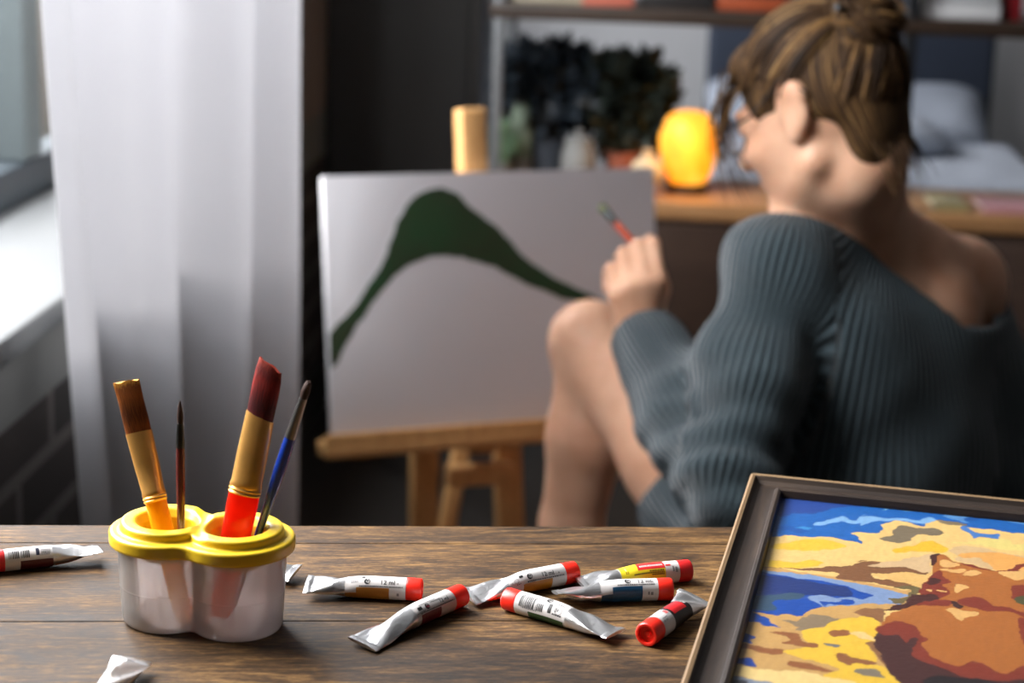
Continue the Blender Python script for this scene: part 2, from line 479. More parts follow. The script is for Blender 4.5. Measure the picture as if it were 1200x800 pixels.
# ================================================================== the work table
A = onz(0, 614.5, TZ); B_ = onz(850, 617, TZ)
tdir = (B_-A).normalized(); TAZ = math.atan2(tdir.y, tdir.x)
torg = A+tdir*(-0.27)                                   # far left corner of the top
def table_wood():
    m, nt, out = new_mat('weathered_oak')
    b = N(nt, 'ShaderNodeBsdfPrincipled', Roughness=0.55); b.inputs['Specular IOR Level'].default_value = 0.12
    tc = N(nt, 'ShaderNodeTexCoord')
    def nz(sc, stretch, det=6.0, ro=0.6, dist=0.0):
        mp = N(nt, 'ShaderNodeMapping'); mp.inputs['Scale'].default_value = stretch
        nt.links.new(tc.outputs['Object'], mp.inputs['Vector'])
        n = N(nt, 'ShaderNodeTexNoise', Scale=sc, Detail=det, Roughness=ro, Distortion=dist)
        nt.links.new(mp.outputs[0], n.inputs['Vector']); return n
    def math2(op, a, b2, c=None):
        n = N(nt, 'ShaderNodeMath', operation=op)
        for i, v in enumerate((a, b2, c)):
            if v is None: continue
            if isinstance(v, (int, float)): n.inputs[i].default_value = v
            else: nt.links.new(v, n.inputs[i])
        return n.outputs[0]
    broad = nz(5.0, (1, 2.2, 1), 4, 0.55)               # worn, paler patches
    grain = nz(11.0, (1, 7, 7), 8, 0.72, 1.6)          # streaks
    fib = nz(70.0, (1, 9, 9), 5, 0.8)                 # fibres
    pore = nz(240.0, (1, 6, 6), 3, 0.6)
    v = math2('MULTIPLY_ADD', grain.outputs['Fac'], 0.55, math2('MULTIPLY', broad.outputs['Fac'], 0.35))
    v = math2('MULTIPLY_ADD', fib.outputs['Fac'], 0.44, v)
    v = math2('MULTIPLY_ADD', pore.outputs['Fac'], 0.22, v)
    r = ramp(nt, [(0.60, srgb(15,10,6)), (0.695, srgb(37,26,16)), (0.765, srgb(58,41,25)), (0.83, srgb(84,61,35)), (0.93, srgb(130,99,60))])
    nt.links.new(v, r.inputs['Fac']); nt.links.new(r.outputs['Color'], b.inputs['Base Color'])
    bp = N(nt, 'ShaderNodeBump', Strength=0.35, Distance=0.0008); nt.links.new(v, bp.inputs['Height'])
    nt.links.new(bp.outputs['Normal'], b.inputs['Normal'])
    rr = math2('MULTIPLY_ADD', grain.outputs['Fac'], 0.35, 0.42); nt.links.new(rr, b.inputs['Roughness'])
    nt.links.new(b.outputs['BSDF'], out.inputs['Surface'])
    return m
M_table = table_wood()
table = thing('work_table', (torg.x, torg.y, 0), 'weathered dark oak plank table in front of the painter', 'table', rz=TAZ)
TL = 1.75
edges = [0.0, 0.031, 0.150, 0.285, 0.42, 0.56, 0.70]
b = MB()
for i in range(len(edges)-1):
    b.box(0, TL, -edges[i+1]+0.0002, -edges[i]-0.0002, TZ-0.035, TZ, 0.0007)
b.build('tabletop', M_table, table)
b = MB(); b.box(0.05, TL-0.05, -0.65, -0.05, TZ-0.11, TZ-0.036, 0.003); b.build('apron', M_table, table)
for x in (0.09, TL-0.09):
    for y in (-0.09, -0.61):
        b = MB(); b.box(x-0.035, x+0.035, y-0.035, y+0.035, 0, TZ-0.036, 0.004); b.build('leg', M_table, table)

# ================================================================== double paint cup
M_lid = plain('yellow_lid_plastic', srgb(232,194,40), 0.35, var=0.02, scale=20, spec=0.5, sss=0.0)
CA = onz(197, 607, TZ+0.056); CB = onz(277, 615.5, TZ+0.056)
cmid = (CA+CB)/2; cdir = (CB-CA); csep = cdir.length/2; cdir.normalize()
CAZ = math.atan2(cdir.y, cdir.x)
cup = thing('paint_cup', (cmid.x, cmid.y, TZ), 'frosted double paint pot with yellow two-hole lid holding brushes', 'paint pot', rz=CAZ)
def pot_plastic():
    m, nt, out = new_mat('frosted_polypropylene')
    rf = N(nt, 'ShaderNodeBsdfRefraction', Color=(0.97,0.95,0.96,1), Roughness=0.28, IOR=1.08)
    tl = N(nt, 'ShaderNodeBsdfTranslucent', Color=(1.0,0.985,0.975,1)); df = N(nt, 'ShaderNodeBsdfDiffuse', Color=(0.98,0.955,0.945,1))
    tp = N(nt, 'ShaderNodeBsdfTransparent', Color=(0.97,0.95,0.96,1))
    gl = N(nt, 'ShaderNodeBsdfGlossy', Roughness=0.25)
    m1 = N(nt, 'ShaderNodeMixShader', Fac=0.5); m1.inputs[0].default_value = 0.35; nt.links.new(tl.outputs[0], m1.inputs[1]); nt.links.new(df.outputs[0], m1.inputs[2])
    m0 = N(nt, 'ShaderNodeMixShader', Fac=0.68); nt.links.new(rf.outputs[0], m0.inputs[1]); nt.links.new(tp.outputs[0], m0.inputs[2])
    m2 = N(nt, 'ShaderNodeMixShader', Fac=0.44); nt.links.new(m0.outputs[0], m2.inputs[1]); nt.links.new(m1.outputs[0], m2.inputs[2])
    fr = N(nt, 'ShaderNodeFresnel', IOR=1.4); m3 = N(nt, 'ShaderNodeMixShader')
    nt.links.new(fr.outputs[0], m3.inputs[0]); nt.links.new(m2.outputs[0], m3.inputs[1]); nt.links.new(gl.outputs[0], m3.inputs[2])
    nt.links.new(m3.outputs[0], out.inputs['Surface'])
    return m
M_pot = pot_plastic()
def fig8(R, k, n=144):
    """star-shaped outline of two smoothly joined discs of radius R, csep either side of the origin"""
    def sd(x, y):
        a = math.hypot(x+csep, y)-R; c = math.hypot(x-csep, y)-R
        h = max(k-abs(a-c), 0)/k; return min(a, c)-h*h*k*0.25
    pts = []
    for i in range(n):
        t = 2*PI*i/n; lo, hi = 0.0, 0.2
        for _ in range(30):
            mid = (lo+hi)/2
            if sd(mid*math.cos(t), mid*math.sin(t)) < 0: lo = mid
            else: hi = mid
        pts.append((lo*math.cos(t), lo*math.sin(t)))
    return pts
HB = 0.0445
b = MB(); rings = []
prof = [(0.0195, 0.0012), (0.0226, 0.0003), (0.0238, 0.0012), (0.0244, 0.003), (0.0249, 0.012), (0.02530, 0.0202), (0.02534, 0.0206), (0.02548, 0.0209), (0.02548, 0.0211), (0.02538, 0.0214), (0.0254, 0.0218), (0.0265, HB), 
        (0.0255, HB), (0.0245, 0.0217), (0.0239, 0.012), (0.0233, 0.0035), (0.0222, 0.0022), (0.0195, 0.0022)]
for R, z in prof: rings.append([(x, y, z) for x, y in fig8(R, 0.006)])
b.loft(rings, True)
b.build('pot', M_pot, cup, angle=60)
fd = Field((-0.062, -0.040, -0.016), (0.062, 0.040, 0.016), 0.0005)
def q2(X, Y, k=0.008):
    a = np.sqrt((X+csep)**2+Y**2); c = np.sqrt((X-csep)**2+Y**2)
    h = np.maximum(k-np.abs(a-c), 0)/k; return np.minimum(a, c)-h*h*k*0.25, a, c
def ext(d2, Z, z0, z1, r):
    w0 = d2+r; w1 = np.abs(Z-(z0+z1)/2)-(z1-z0)/2+r
    return np.minimum(np.maximum(w0, w1), 0)+np.sqrt(np.maximum(w0, 0)**2+np.maximum(w1, 0)**2)-r
LO, HI = (-0.061, -0.039, -0.015), (0.061, 0.039, 0.015)
fd.put(lambda X, Y, Z: ext(q2(X, Y, 0.007)[0]-0.0307, Z, -0.0045, 0.0032, 0.0018), LO, HI, 0.0)
for sgn in (0, 1):
    fd.put(lambda X, Y, Z: ext(q2(X, Y)[1+sgn]-0.0248, Z, -0.002, 0.0078, 0.0018), LO, HI, 0.0015)
fd.put(lambda X, Y, Z: np.sqrt((X*1.0+Y*0.25)**2+(Z-0.0098)**2*1.6)-0.0042, LO, HI, 0.003, 'sub')     # the valley between the two rings
for sgn in (0, 1):                                                                                    # dished holes with a short collar
    fd.put(lambda X, Y, Z: ext(q2(X, Y)[1+sgn]-0.0152, Z, -0.0125, 0.004, 0.0005), LO, HI, 0.0)
    fd.put(lambda X, Y, Z: q2(X, Y)[1+sgn]-(0.0142+np.maximum(Z-0.0035, 0)*0.7)+0*Z, LO, HI, 0.0012, 'sub')
fd.put(lambda X, Y, Z: np.maximum(ext(q2(X, Y, 0.007)[0]-0.0288, Z, -0.02, 0.0006, 0.0005), -(np.minimum(q2(X, Y)[1], q2(X, Y)[2])-0.0155)), LO, HI, 0.0, 'sub')
V, Q = fd.surface(1)
V[:, 2] += HB+0.0035
mesh_obj('lid', V, Q, M_lid, cup)
del fd

# ================================================================== brushes
M_gold = plain('brass_ferrule', srgb(232,176,96), 0.36, metal=0.62, var=0.1, scale=60)
M_steel = plain('nickel_ferrule', srgb(150,150,150), 0.3, metal=1.0, var=0.1, scale=60)
M_dksteel = plain('tarnished_ferrule', srgb(70,72,72), 0.35, metal=0.9, var=0.15, scale=60)
def acrylic(name, c, alpha=0.5):
    m, nt, out = new_mat(name)
    b = N(nt, 'ShaderNodeBsdfPrincipled', Roughness=0.12); b.inputs['Base Color'].default_value = c
    tl = N(nt, 'ShaderNodeBsdfTranslucent', Color=c); mx = N(nt, 'ShaderNodeMixShader', Fac=alpha)
    tc = N(nt, 'ShaderNodeTexCoord'); nz = N(nt, 'ShaderNodeTexNoise', Scale=90.0)
    nt.links.new(tc.outputs['Object'], nz.inputs['Vector'])
    mm = N(nt, 'ShaderNodeMapRange'); mm.inputs['To Min'].default_value = 0.08; mm.inputs['To Max'].default_value = 0.22
    nt.links.new(nz.outputs['Fac'], mm.inputs['Value']); nt.links.new(mm.outputs[0], b.inputs['Roughness'])
    nt.links.new(b.outputs[0], mx.inputs[1]); nt.links.new(tl.outputs[0], mx.inputs[2]); nt.links.new(mx.outputs[0], out.inputs['Surface'])
    return m
M_h_amber = acrylic('amber_acrylic', srgb(255,186,26), 0.28); M_h_red = acrylic('red_acrylic', srgb(238,52,28), 0.55)
M_h_maroon = plain('maroon_lacquer', srgb(92,32,34), 0.25, coat=0.5); M_h_blue = plain('blue_lacquer', srgb(22,58,160), 0.25, coat=0.5)
def bristle_mat(name, stops):
    """hair colour along the tuft (object z, 0 at the ferrule, 1 at the tip) with fine strand streaks"""
    m, nt, out = new_mat(name)
    b = N(nt, 'ShaderNodeBsdfPrincipled', Roughness=0.5); b.inputs['Specular IOR Level'].default_value = 0.25
    tc = N(nt, 'ShaderNodeTexCoord'); mp = N(nt, 'ShaderNodeMapping'); mp.inputs['Scale'].default_value = (2600, 2600, 60)
    nt.links.new(tc.outputs['Object'], mp.inputs['Vector'])
    nz = N(nt, 'ShaderNodeTexNoise', Scale=1.0, Detail=2.0); nt.links.new(mp.outputs[0], nz.inputs['Vector'])
    at = N(nt, 'ShaderNodeAttribute', attribute_name='along')
    ad = N(nt, 'ShaderNodeMath', operation='MULTIPLY_ADD'); ad.inputs[1].default_value = 0.6
    nt.links.new(nz.outputs['Fac'], ad.inputs[0]); nt.links.new(at.outputs['Fac'], ad.inputs[2])
    hf2 = N(nt, 'ShaderNodeMath', operation='MULTIPLY'); hf2.inputs[1].default_value = 0.62; nt.links.new(ad.outputs[0], hf2.inputs[0])
    r = ramp(nt, [(p_*0.62, c_) for p_, c_ in stops]); nt.links.new(hf2.outputs[0], r.inputs['Fac'])
    nt.links.new(r.outputs['Color'], b.inputs['Base Color'])
    bp = N(nt, 'ShaderNodeBump', Strength=0.7, Distance=0.0004); nt.links.new(nz.outputs['Fac'], bp.inputs['Height']); nt.links.new(bp.outputs[0], b.inputs['Normal'])
    nt.links.new(b.outputs[0], out.inputs['Surface'])
    return m
M_br_brown = bristle_mat('golden_synthetic_hair', [(0.20, srgb(54,26,12)), (0.42, srgb(140,74,24)), (0.62, srgb(84,42,16)), (0.85, srgb(150,82,28)), (1.1, srgb(130,70,24)), (1.38, srgb(232,164,60))])
M_br_red = bristle_mat('red_stained_hair', [(0.2, srgb(30,14,20)), (0.45, srgb(92,26,30)), (0.62, srgb(62,20,24)), (0.9, srgb(140,38,32)), (1.1, srgb(104,30,28)), (1.4, srgb(176,66,48))])
M_br_dark = bristle_mat('dark_sable_hair', [(0.0, srgb(44,34,32)), (1.0, srgb(70,50,44))])
M_br_olive = bristle_mat('green_stained_hair', [(0.0, srgb(96,100,80)), (1.0, srgb(120,124,92))])
def brush(name, label, bottom, tip, sec, mats, face=None, tipcut=0.0, group=None):
    """sec: dict of (t, half width, half depth) lists, t in metres from the bottom; the wide axis faces `face`"""
    bottom, tip = Vector(bottom), Vector(tip); z = (tip-bottom).normalized(); L = (tip-bottom).length
    f = Vector(face or (CAM-(bottom+tip)/2)); y = (f-z*f.dot(z)).normalized(); x = y.cross(z)
    o = thing(name, bottom, label, 'paintbrush', group)
    o.rotation_euler = frame_mat((0,0,0), x, y, z).to_3x3().to_euler()
    for part, m in zip(('handle', 'ferrule', 'bristles'), mats):
        b = MB(); rings = []; n = 28; pw = 1.0
        S = sec[part]
        for i, (t, a, d) in enumerate(S):
            ring = []
            for k in range(n):
                c, s_ = math.cos(2*PI*k/n), math.sin(2*PI*k/n)
                e = 0.9 if a > d*1.4 else 1.0
                xx = a*math.copysign(abs(c)**e, c); yy = d*math.copysign(abs(s_)**e, s_)
                zz = t*L
                if part == 'bristles':
                    g = (i/(len(S)-1)); zz += tipcut*xx*g
                    if i == len(S)-1: zz += 0.0006*math.sin(k*7.3)
                if part == 'ferrule' and tipcut and i == len(S)-1: zz += tipcut*xx*0.55
                ring.append((xx, yy, zz))
            rings.append(ring)
        b.loft(rings, True); ob = b.build(part, m, o, angle=50)
        if part == 'bristles':
            at = ob.data.attributes.new('along', 'FLOAT', 'POINT')
            at.data.foreach_set('value', [ (i//n)/(len(S)-1) for i in range(len(ob.data.vertices))])
    return o
def solve_brush(pbot, phole, ptip, zb, zh):
    """bottom on the pot floor, through the lid's hole, tip on the line of sight closest to that axis"""
    Bt = onz(*pbot, zb); H = onz(*phole, zh); d = (H-Bt).normalized()
    rd = ray(*ptip).normalized(); w = Bt-CAM
    a, bb, c = 1.0, d.dot(rd), 1.0; dd, e = d.dot(w), rd.dot(w)
    den = a*c-bb*bb; s = (bb*e-c*dd)/den; t = (a*e-bb*dd)/den
    return Bt, CAM+rd*t
g = dict(handle=[(0.0,.0030,.0030),(0.004,.0042,.0038),(0.06,.0050,.0040),(0.30,.0056,.0040),(0.50,.0056,.0042),(0.53,.0052,.0044)],
         ferrule=[(0.50,.0058,.0050),(0.508,.0064,.0057),(0.514,.0059,.0051),(0.520,.0065,.0058),(0.527,.0060,.0052),(0.533,.0064,.0056),(0.545,.0060,.0050),(0.66,.0066,.0042),(0.79,.0070,.0028)],
         bristles=[(0.775,.0066,.0024),(0.84,.0068,.0026),(0.92,.0066,.0024),(0.97,.0068,.0019),(1.0,.0069,.0012)])
bt, tp_ = solve_brush((218,730), (193,606), (148,447), TZ+0.004, TZ+0.056)
brush('paintbrush', 'amber-handled flat brush with brown bristles leaning left in the paint pot', bt, tp_, g, (M_h_amber, M_gold, M_br_brown), tipcut=0.06)
bt, tp_ = solve_brush((213,722), (210,612), (211,470), TZ+0.004, TZ+0.056)
g = dict(handle=[(0.0,.0010,.0010),(0.3,.0018,.0018),(0.55,.0022,.0022),(0.68,.0024,.0024),(0.80,.0022,.0022)],
         ferrule=[(0.79,.0023,.0023),(0.82,.0022,.0022),(0.90,.0017,.0017)],
         bristles=[(0.895,.0015,.0015),(0.93,.0017,.0017),(0.97,.0012,.0012),(1.0,.0003,.0003)])
brush('paintbrush', 'thin upright maroon brush with a dark pointed tip in the paint pot', bt, tp_, g, (M_h_maroon, M_dksteel, M_br_dark))
bt, tp_ = solve_brush((257,722), (278,612), (317,428), TZ+0.006, TZ+0.056)
g = dict(handle=[(0.0,.0045,.0030),(0.02,.0058,.0036),(0.2,.0072,.0042),(0.44,.0084,.0046),(0.50,.0082,.0052)],
         ferrule=[(0.49,.0083,.0056),(0.496,.0088,.0062),(0.503,.0083,.0056),(0.51,.0089,.0063),(0.518,.0084,.0057),(0.524,.0087,.0061),(0.54,.0082,.0056),(0.66,.0082,.0046),(0.80,.0078,.0032)],
         bristles=[(0.775,.0072,.0030),(0.82,.0074,.0034),(0.90,.0076,.0036),(0.96,.0074,.0030),(1.0,.0066,.0020)])
brush('paintbrush', 'wide red-handled brush with red-stained bristles standing in the paint pot', bt, tp_, g, (M_h_red, M_gold, M_br_red), tipcut=0.45, face=(CAM-tp_)+Vector((-0.25,0,0)))
bt, tp_ = solve_brush((272,718), (298,612), (362,447), TZ+0.004, TZ+0.056)
g = dict(handle=[(0.0,.0008,.0008),(0.25,.0016,.0016),(0.50,.0026,.0026),(0.62,.0033,.0033),(0.72,.0032,.0032),(0.77,.0029,.0029)],
         ferrule=[(0.765,.0031,.0031),(0.78,.0030,.0030),(0.93,.0021,.0021)],
         bristles=[(0.925,.0018,.0018),(0.955,.0024,.0022),(0.985,.0019,.0018),(1.0,.0010,.0010)])
brush('paintbrush', 'thin blue-handled brush leaning right in the paint pot', bt, tp_, g, (M_h_blue, M_steel, M_br_dark))
# ================================================================== paint tubes
M_red_cap = plain('red_cap_plastic', srgb(232,40,24), 0.35, var=0.03, scale=60, spec=0.5)
M_red_dark = plain('darker_red_cap', srgb(196,28,30), 0.38, var=0.03, scale=60)
M_label = plain('label_white', srgb(200,197,196), 0.38, var=0.02, scale=80)
M_ink = plain('label_ink', srgb(26,26,28), 0.45, var=0.02)
M_ink_grey = plain('label_ink_grey', srgb(120,118,120), 0.45, var=0.02)
M_red_ink = plain('label_red', srgb(205,32,38), 0.4, var=0.02)
M_orange_print = plain('orange_print', srgb(226,84,44), 0.4, var=0.05)
def foil_mat():
    m, nt, out = new_mat('crumpled_foil')
    b = N(nt, 'ShaderNodeBsdfPrincipled', Roughness=0.31, Metallic=0.95); b.inputs['Base Color'].default_value = srgb(226,226,227)
    tc = N(nt, 'ShaderNodeTexCoord'); mp = N(nt, 'ShaderNodeMapping'); mp.inputs['Scale'].default_value = (0.7, 1, 1)
    nz = N(nt, 'ShaderNodeTexNoise', Scale=170.0, Detail=3.0, Distortion=0.8)
    nt.links.new(tc.outputs['Object'], mp.inputs[0]); nt.links.new(mp.outputs[0], nz.inputs['Vector'])
    bp = N(nt, 'ShaderNodeBump', Strength=0.5, Distance=0.0012); nt.links.new(nz.outputs['Fac'], bp.inputs['Height'])
    nt.links.new(bp.outputs[0], b.inputs['Normal']); nt.links.new(b.outputs[0], out.inputs['Surface'])
    return m
M_foil = foil_mat()
INK = {}
def ink(r, g, b):
    k = (r, g, b)
    if k not in INK: INK[k] = plain('label_colour_%d' % (len(INK)+1), srgb(r, g, b), 0.4, var=0.04, scale=120)
    return INK[k]
TXT = {}
def text_mesh(s, bold=0.0):
    """flat outline of a word: (verts 2d, faces); one em high, starting at x=0"""
    k = (s, bold)
    if k in TXT: return TXT[k]
    cu = bpy.data.curves.new('letters', 'FONT'); cu.body = s; cu.size = 1.0; cu.resolution_u = 3; cu.offset = bold
    ob = bpy.data.objects.new('letters', cu); COL.objects.link(ob)
    dg = bpy.context.evaluated_depsgraph_get(); ev = ob.evaluated_get(dg); me = ev.to_mesh()
    vs = [(v.co.x, v.co.y) for v in me.vertices]; fs = [tuple(p.vertices) for p in me.polygons]
    ev.to_mesh_clear(); bpy.data.objects.remove(ob); bpy.data.curves.remove(cu)
    TXT[k] = (vs, fs); return TXT[k]

class Tube:
    """a soft metal tube: x from the crimp (0) to the cap's end (L); theta 0 = top, + towards the camera"""
    def __init__(s, label, crimp, cap, r=0.0062, twist=0.0, roll=0.0, crimp_h=0.004, capf=0.15, belly=0.55, dent=0.0, seed=1, capmat=None, lift=0.0):
        a = onz(crimp[0], crimp[1], TZ+r); c = onz(cap[0], cap[1], TZ+r)
        s.L = (c-a).length; s.r = r; s.capf = capf; s.twist = twist; s.roll = roll; s.ch = crimp_h; s.belly = belly; s.dent = dent
        x = (c-a).normalized(); up = Vector((0, 0, 1)); fr = x.cross(up)
        s.sg = 1.0
        if fr.y > 0: fr = -fr; s.sg = -1.0
        s.dir = 1.0 if project(c)[0] > project(a)[0] else -1.0
        s.rs = random.Random(seed); s.ph = s.rs.random()*6
        s.o = thing('paint_tube', (a.x, a.y, TZ), label, 'paint tube', 'paint tubes scattered on the table')
        s.o.rotation_euler = (0, 0, math.atan2(x.y, x.x))
        s.yf = s.sg*-1.0                      # local y of the camera-facing side
        s.xb = s.L*(1-capf)                   # end of the metal body
        s.build(capmat or M_red_cap)
    def surf(s, x, th, off=0.0):
        """point on the body at x, angle th (radians)"""
        u = min(1.0, max(0.0, x/s.xb)); r = s.r
        f = smooth01(u/s.belly)**0.8                     # 0 = flat crimp, 1 = round
        wid = lerp(r*1.56, r, f); hei = lerp(0.0005, r, f)
        tw = s.twist*(1-f)
        hei *= 1-s.dent*math.exp(-((u-0.42)/0.12)**2)
        n = 1.0
        c, si = math.cos(th), math.sin(th)
        yy = (wid+off)*si; zz = (hei+off)*c
        if 0.02 < f < 0.98:                              # soft creases where the foil folds
            q = f*(1-f)*4
            zz += 0.0010*q*math.sin(3*th+s.ph+9*u)*(1 if c > -0.3 else 0.3); 
        ct, st = math.cos(tw), math.sin(tw)
        yy, zz = yy*ct-zz*st, yy*st+zz*ct
        zc = lerp(s.ch+abs(math.sin(tw))*r*1.2, r+0.0001, smooth01(u/0.7))
        return (x, s.yf*yy, zc+zz)
    def build(s, capmat):
        b = MB(); n = 40; rings = []
        xs = [0, 0.0004, 0.0016, 0.0032, 0.0036]+[lerp(0.0045, s.xb-0.0012, i/34) for i in range(35)]+[s.xb]
        for i, x in enumerate(xs):
            bump = 0.00045 if x < 0.0034 else 0.0
            rr = -0.001 if i == len(xs)-1 else bump
            rings.append([s.surf(x, 2*PI*k/n, rr) for k in range(n)])
        b.loft(rings, True); b.build('body', M_foil, s.o, angle=50)
        b = MB(); n = 64; x0 = s.xb-0.0006; x1 = s.L; R = s.r*1.005; zc = s.r+0.0001
        prof = [(R*0.93, x0), (R*0.985, x0+0.0006), (R, x0+0.0015), (R, x1-0.0012), (R*0.97, x1-0.0004), (R*0.90, x1), (R*0.74, x1), (R*0.70, x1-0.0005), (R*0.68, x1-0.0022), (R*0.30, x1-0.0024), (R*0.22, x1-0.0016), (R*0.02, x1-0.0016)]
        for i, (rr, x) in enumerate(prof):
            ring = []
            for k in range(n):
                q = rr*(1+(0.008 if (k % 2 and 2 <= i <= 3) else 0))
                ring.append((x, q*math.cos(2*PI*k/n), zc+q*math.sin(2*PI*k/n)))
            rings.append(ring) if False else None
            b.v += ring
        for i in range(len(prof)-1):
            for k in range(n): b.f.append((i*n+k, i*n+(k+1)%n, (i+1)*n+(k+1)%n, (i+1)*n+k)); b.m.append(0)
        b.f.append(tuple(reversed(range(n)))); b.m.append(0); b.f.append(tuple((len(prof)-1)*n+k for k in range(n))); b.m.append(0)
        b.build('cap', capmat, s.o, angle=40)
        s.printed = MB(); s.pm = []; s.lab = None
    def patch(s, mb, u0, u1, t0, t1, off):
        x0, x1 = u0*s.L, u1*s.L; nx = max(2, int(abs(x1-x0)/0.0012)); nt_ = max(2, int(abs(t1-t0)/9)+1)
        vs = []; fs = []
        for j in range(nt_+1):
            for i in range(nx+1):
                vs.append(s.surf(lerp(x0, x1, i/nx), R_(lerp(t0, t1, j/nt_)+s.roll), off))
        for j in range(nt_):
            for i in range(nx):
                k = j*(nx+1)+i; fs.append((k, k+1, k+nx+2, k+nx+1))
        mb.add(vs, fs)
    def label(s, u0, u1, mat=None, t0=-180, t1=180):
        b = MB(); s.patch(b, u0, u1, t0, t1, 0.00005); s.lab = b.build('label', mat or M_label, s.o, angle=60); return s
    def panel(s, u0, u1, t0, t1, col, name='colour_panel', parent=True, off=0.00010):
        b = MB(); s.patch(b, u0, u1, t0, t1, off)
        b.build(name, col if not isinstance(col, tuple) else ink(*col), s.lab if (parent and s.lab) else s.o, angle=60); return s
    def _mat(s, m):
        if m not in s.pm: s.pm.append(m)
        s.printed.cur = s.pm.index(m)
    def rect(s, u0, u1, t0, t1, m=None):
        s._mat(m or M_ink); s.patch(s.printed, u0, u1, t0, t1, 0.00017); return s
    def text(s, t, u, th, size, m=None, bold=0.012):
        """a word of cap height `size` metres, its start at fraction u and its baseline at th degrees"""
        s._mat(m or M_ink); vs, fs = text_mesh(t, bold); k = size/0.7
        P = [s.surf(u*s.L+s.dir*x*k, R_(th+s.roll)-y*k/s.r, 0.00019) for x, y in vs]
        s.printed.add(P, fs); return s
    def arc(s, u, th, r0, r1, a0, a1, m=None):
        s._mat(m or M_ink); n = 22; P = []
        for i in range(n+1):
            a = R_(lerp(a0, a1, i/n))
            for q in (r0, r1): P.append(s.surf(u*s.L+s.dir*q*math.cos(a), R_(th+s.roll)-q*math.sin(a)/s.r, 0.00019))
        s.printed.add(P, [(2*i, 2*i+1, 2*i+3, 2*i+2) for i in range(n)]); return s
    def recycle(s, u, th, r=0.0017):
        s.arc(u, th, r*0.45, r, 100, 300); s.arc(u, th, r*0.78, r, -80, 90); s.arc(u+s.dir*r*0.22/s.L, th, 0.0, r*0.42, 20, 200); return s
    def barcode(s, u0, u1, t0, t1):
        x = u0; q = random.Random(5)
        while x < u1:
            w = q.choice([0.004, 0.006, 0.010])*0.9; s.rect(x, min(u1, x+w), t0, t1); x += w+q.choice([0.004, 0.006, 0.008])*0.9
        return s
    def fine(s, u0, u1, th, h=0.0006, m=None):
        """a line of print too small to read: little strokes"""
        q = random.Random(int(u0*1000)+int(th)); x = u0
        while x < u1:
            w = q.uniform(0.006, 0.014); s.rect(x, min(u1, x+w), th-R2D(h/s.r)/2, th+R2D(h/s.r)/2, m or M_ink_grey); x += w+0.005
        return s
    def done(s):
        if s.printed.v: s.printed.build('print', s.pm, s.lab or s.o, smooth=False)
        return s
def R2D(a): return a*180/PI

# left, cut by the frame
t = Tube('paint tube with dark maroon band lying left of the paint pot', (117,645), (-19,659), capf=0.17, twist=0.15, roll=30, crimp_h=0.006, seed=2, capmat=M_red_dark, dent=0.1)
t.label(0.42, 0.83).panel(0.42, 0.70, 52, 175, (78,26,28)); t.panel(0.0, 0.40, 95, 200, (160,92,62), 'orange_underside', False)
t.barcode(0.62, 0.70, -5, 38).barcode(0.71, 0.80, -5, 38).rect(0.535, 0.565, -14, 30, ink(28,32,52)).fine(0.44, 0.52, 0).fine(0.44, 0.52, 9).fine(0.44,0.52,18, m=M_ink).fine(0.45,0.53,27).rect(0.72, 0.745, -30, -18, M_red_ink).done()
# bottom left, only its crimped end in the frame
t = Tube('crimped silver tube end pointing up at the front edge, below the paint pot', (155,772), (72,880), twist=-0.12, seed=3, crimp_h=0.005, dent=0.12)
t.label(0.45, 0.85).panel(0.45, 0.72, 40, 160, (60,90,60)).barcode(0.62, 0.8, -10, 30).done()
# behind the pot
t = Tube('tube hidden behind the paint pot with only its crimped tip showing', (346,669), (226,651), twist=-0.15, roll=20, seed=4, crimp_h=0.004)
t.label(0.42, 0.85).panel(0.0, 0.38, 60, 200, M_orange_print, 'orange_underside', False).fine(0.5, 0.7, 10).done()
# caramel
t = Tube('paint tube with caramel brown band, right of the pot and pointing right', (358,684), (495,691), twist=-0.15, roll=32, seed=5, crimp_h=0.005, dent=0.08, capf=0.13)
t.label(0.35, 0.865).panel(0.445, 0.725, 38, 170, (160,104,34)).panel(0.35, 0.45, 66, 170, (150,96,32)); t.panel(0.0, 0.36, 85, 200, (176,120,76), 'printed_underside', False)
t.recycle(0.535, 6).text('12 ml', 0.645, 20, 0.0026, bold=0.014).text('e', 0.79, 18, 0.0013).rect(0.485, 0.515, -28, -16).fine(0.47, 0.84, 31, 0.0007, M_ink).fine(0.40,0.46,8).fine(0.4, 0.46, 0).rect(0.79, 0.81, 62, 78, M_ink_grey).done()
# crimson
t = Tube('paint tube with crimson band lying diagonally, cap resting left of the ochre-banded tube', (424,747), (541,697), twist=-0.10, roll=34, seed=6, crimp_h=0.0018, capf=0.15, belly=0.62, dent=0.12)
t.label(0.46, 0.855).panel(0.50, 0.70, 36, 170, (104,20,42)); t.panel(0.0, 0.4, 110, 250, M_orange_print, 'orange_underside', False)
t.rect(0.49, 0.53, -6, 12).recycle(0.58, 8).rect(0.56, 0.60, 4, 14, ink(150,40,60)).text('12 ml', 0.70, 18, 0.0023, bold=0.014).fine(0.52, 0.68, -14).fine(0.47, 0.55, 22).fine(0.62, 0.72, -4, m=M_ink).fine(0.5, 0.84, 29, m=M_ink).done()
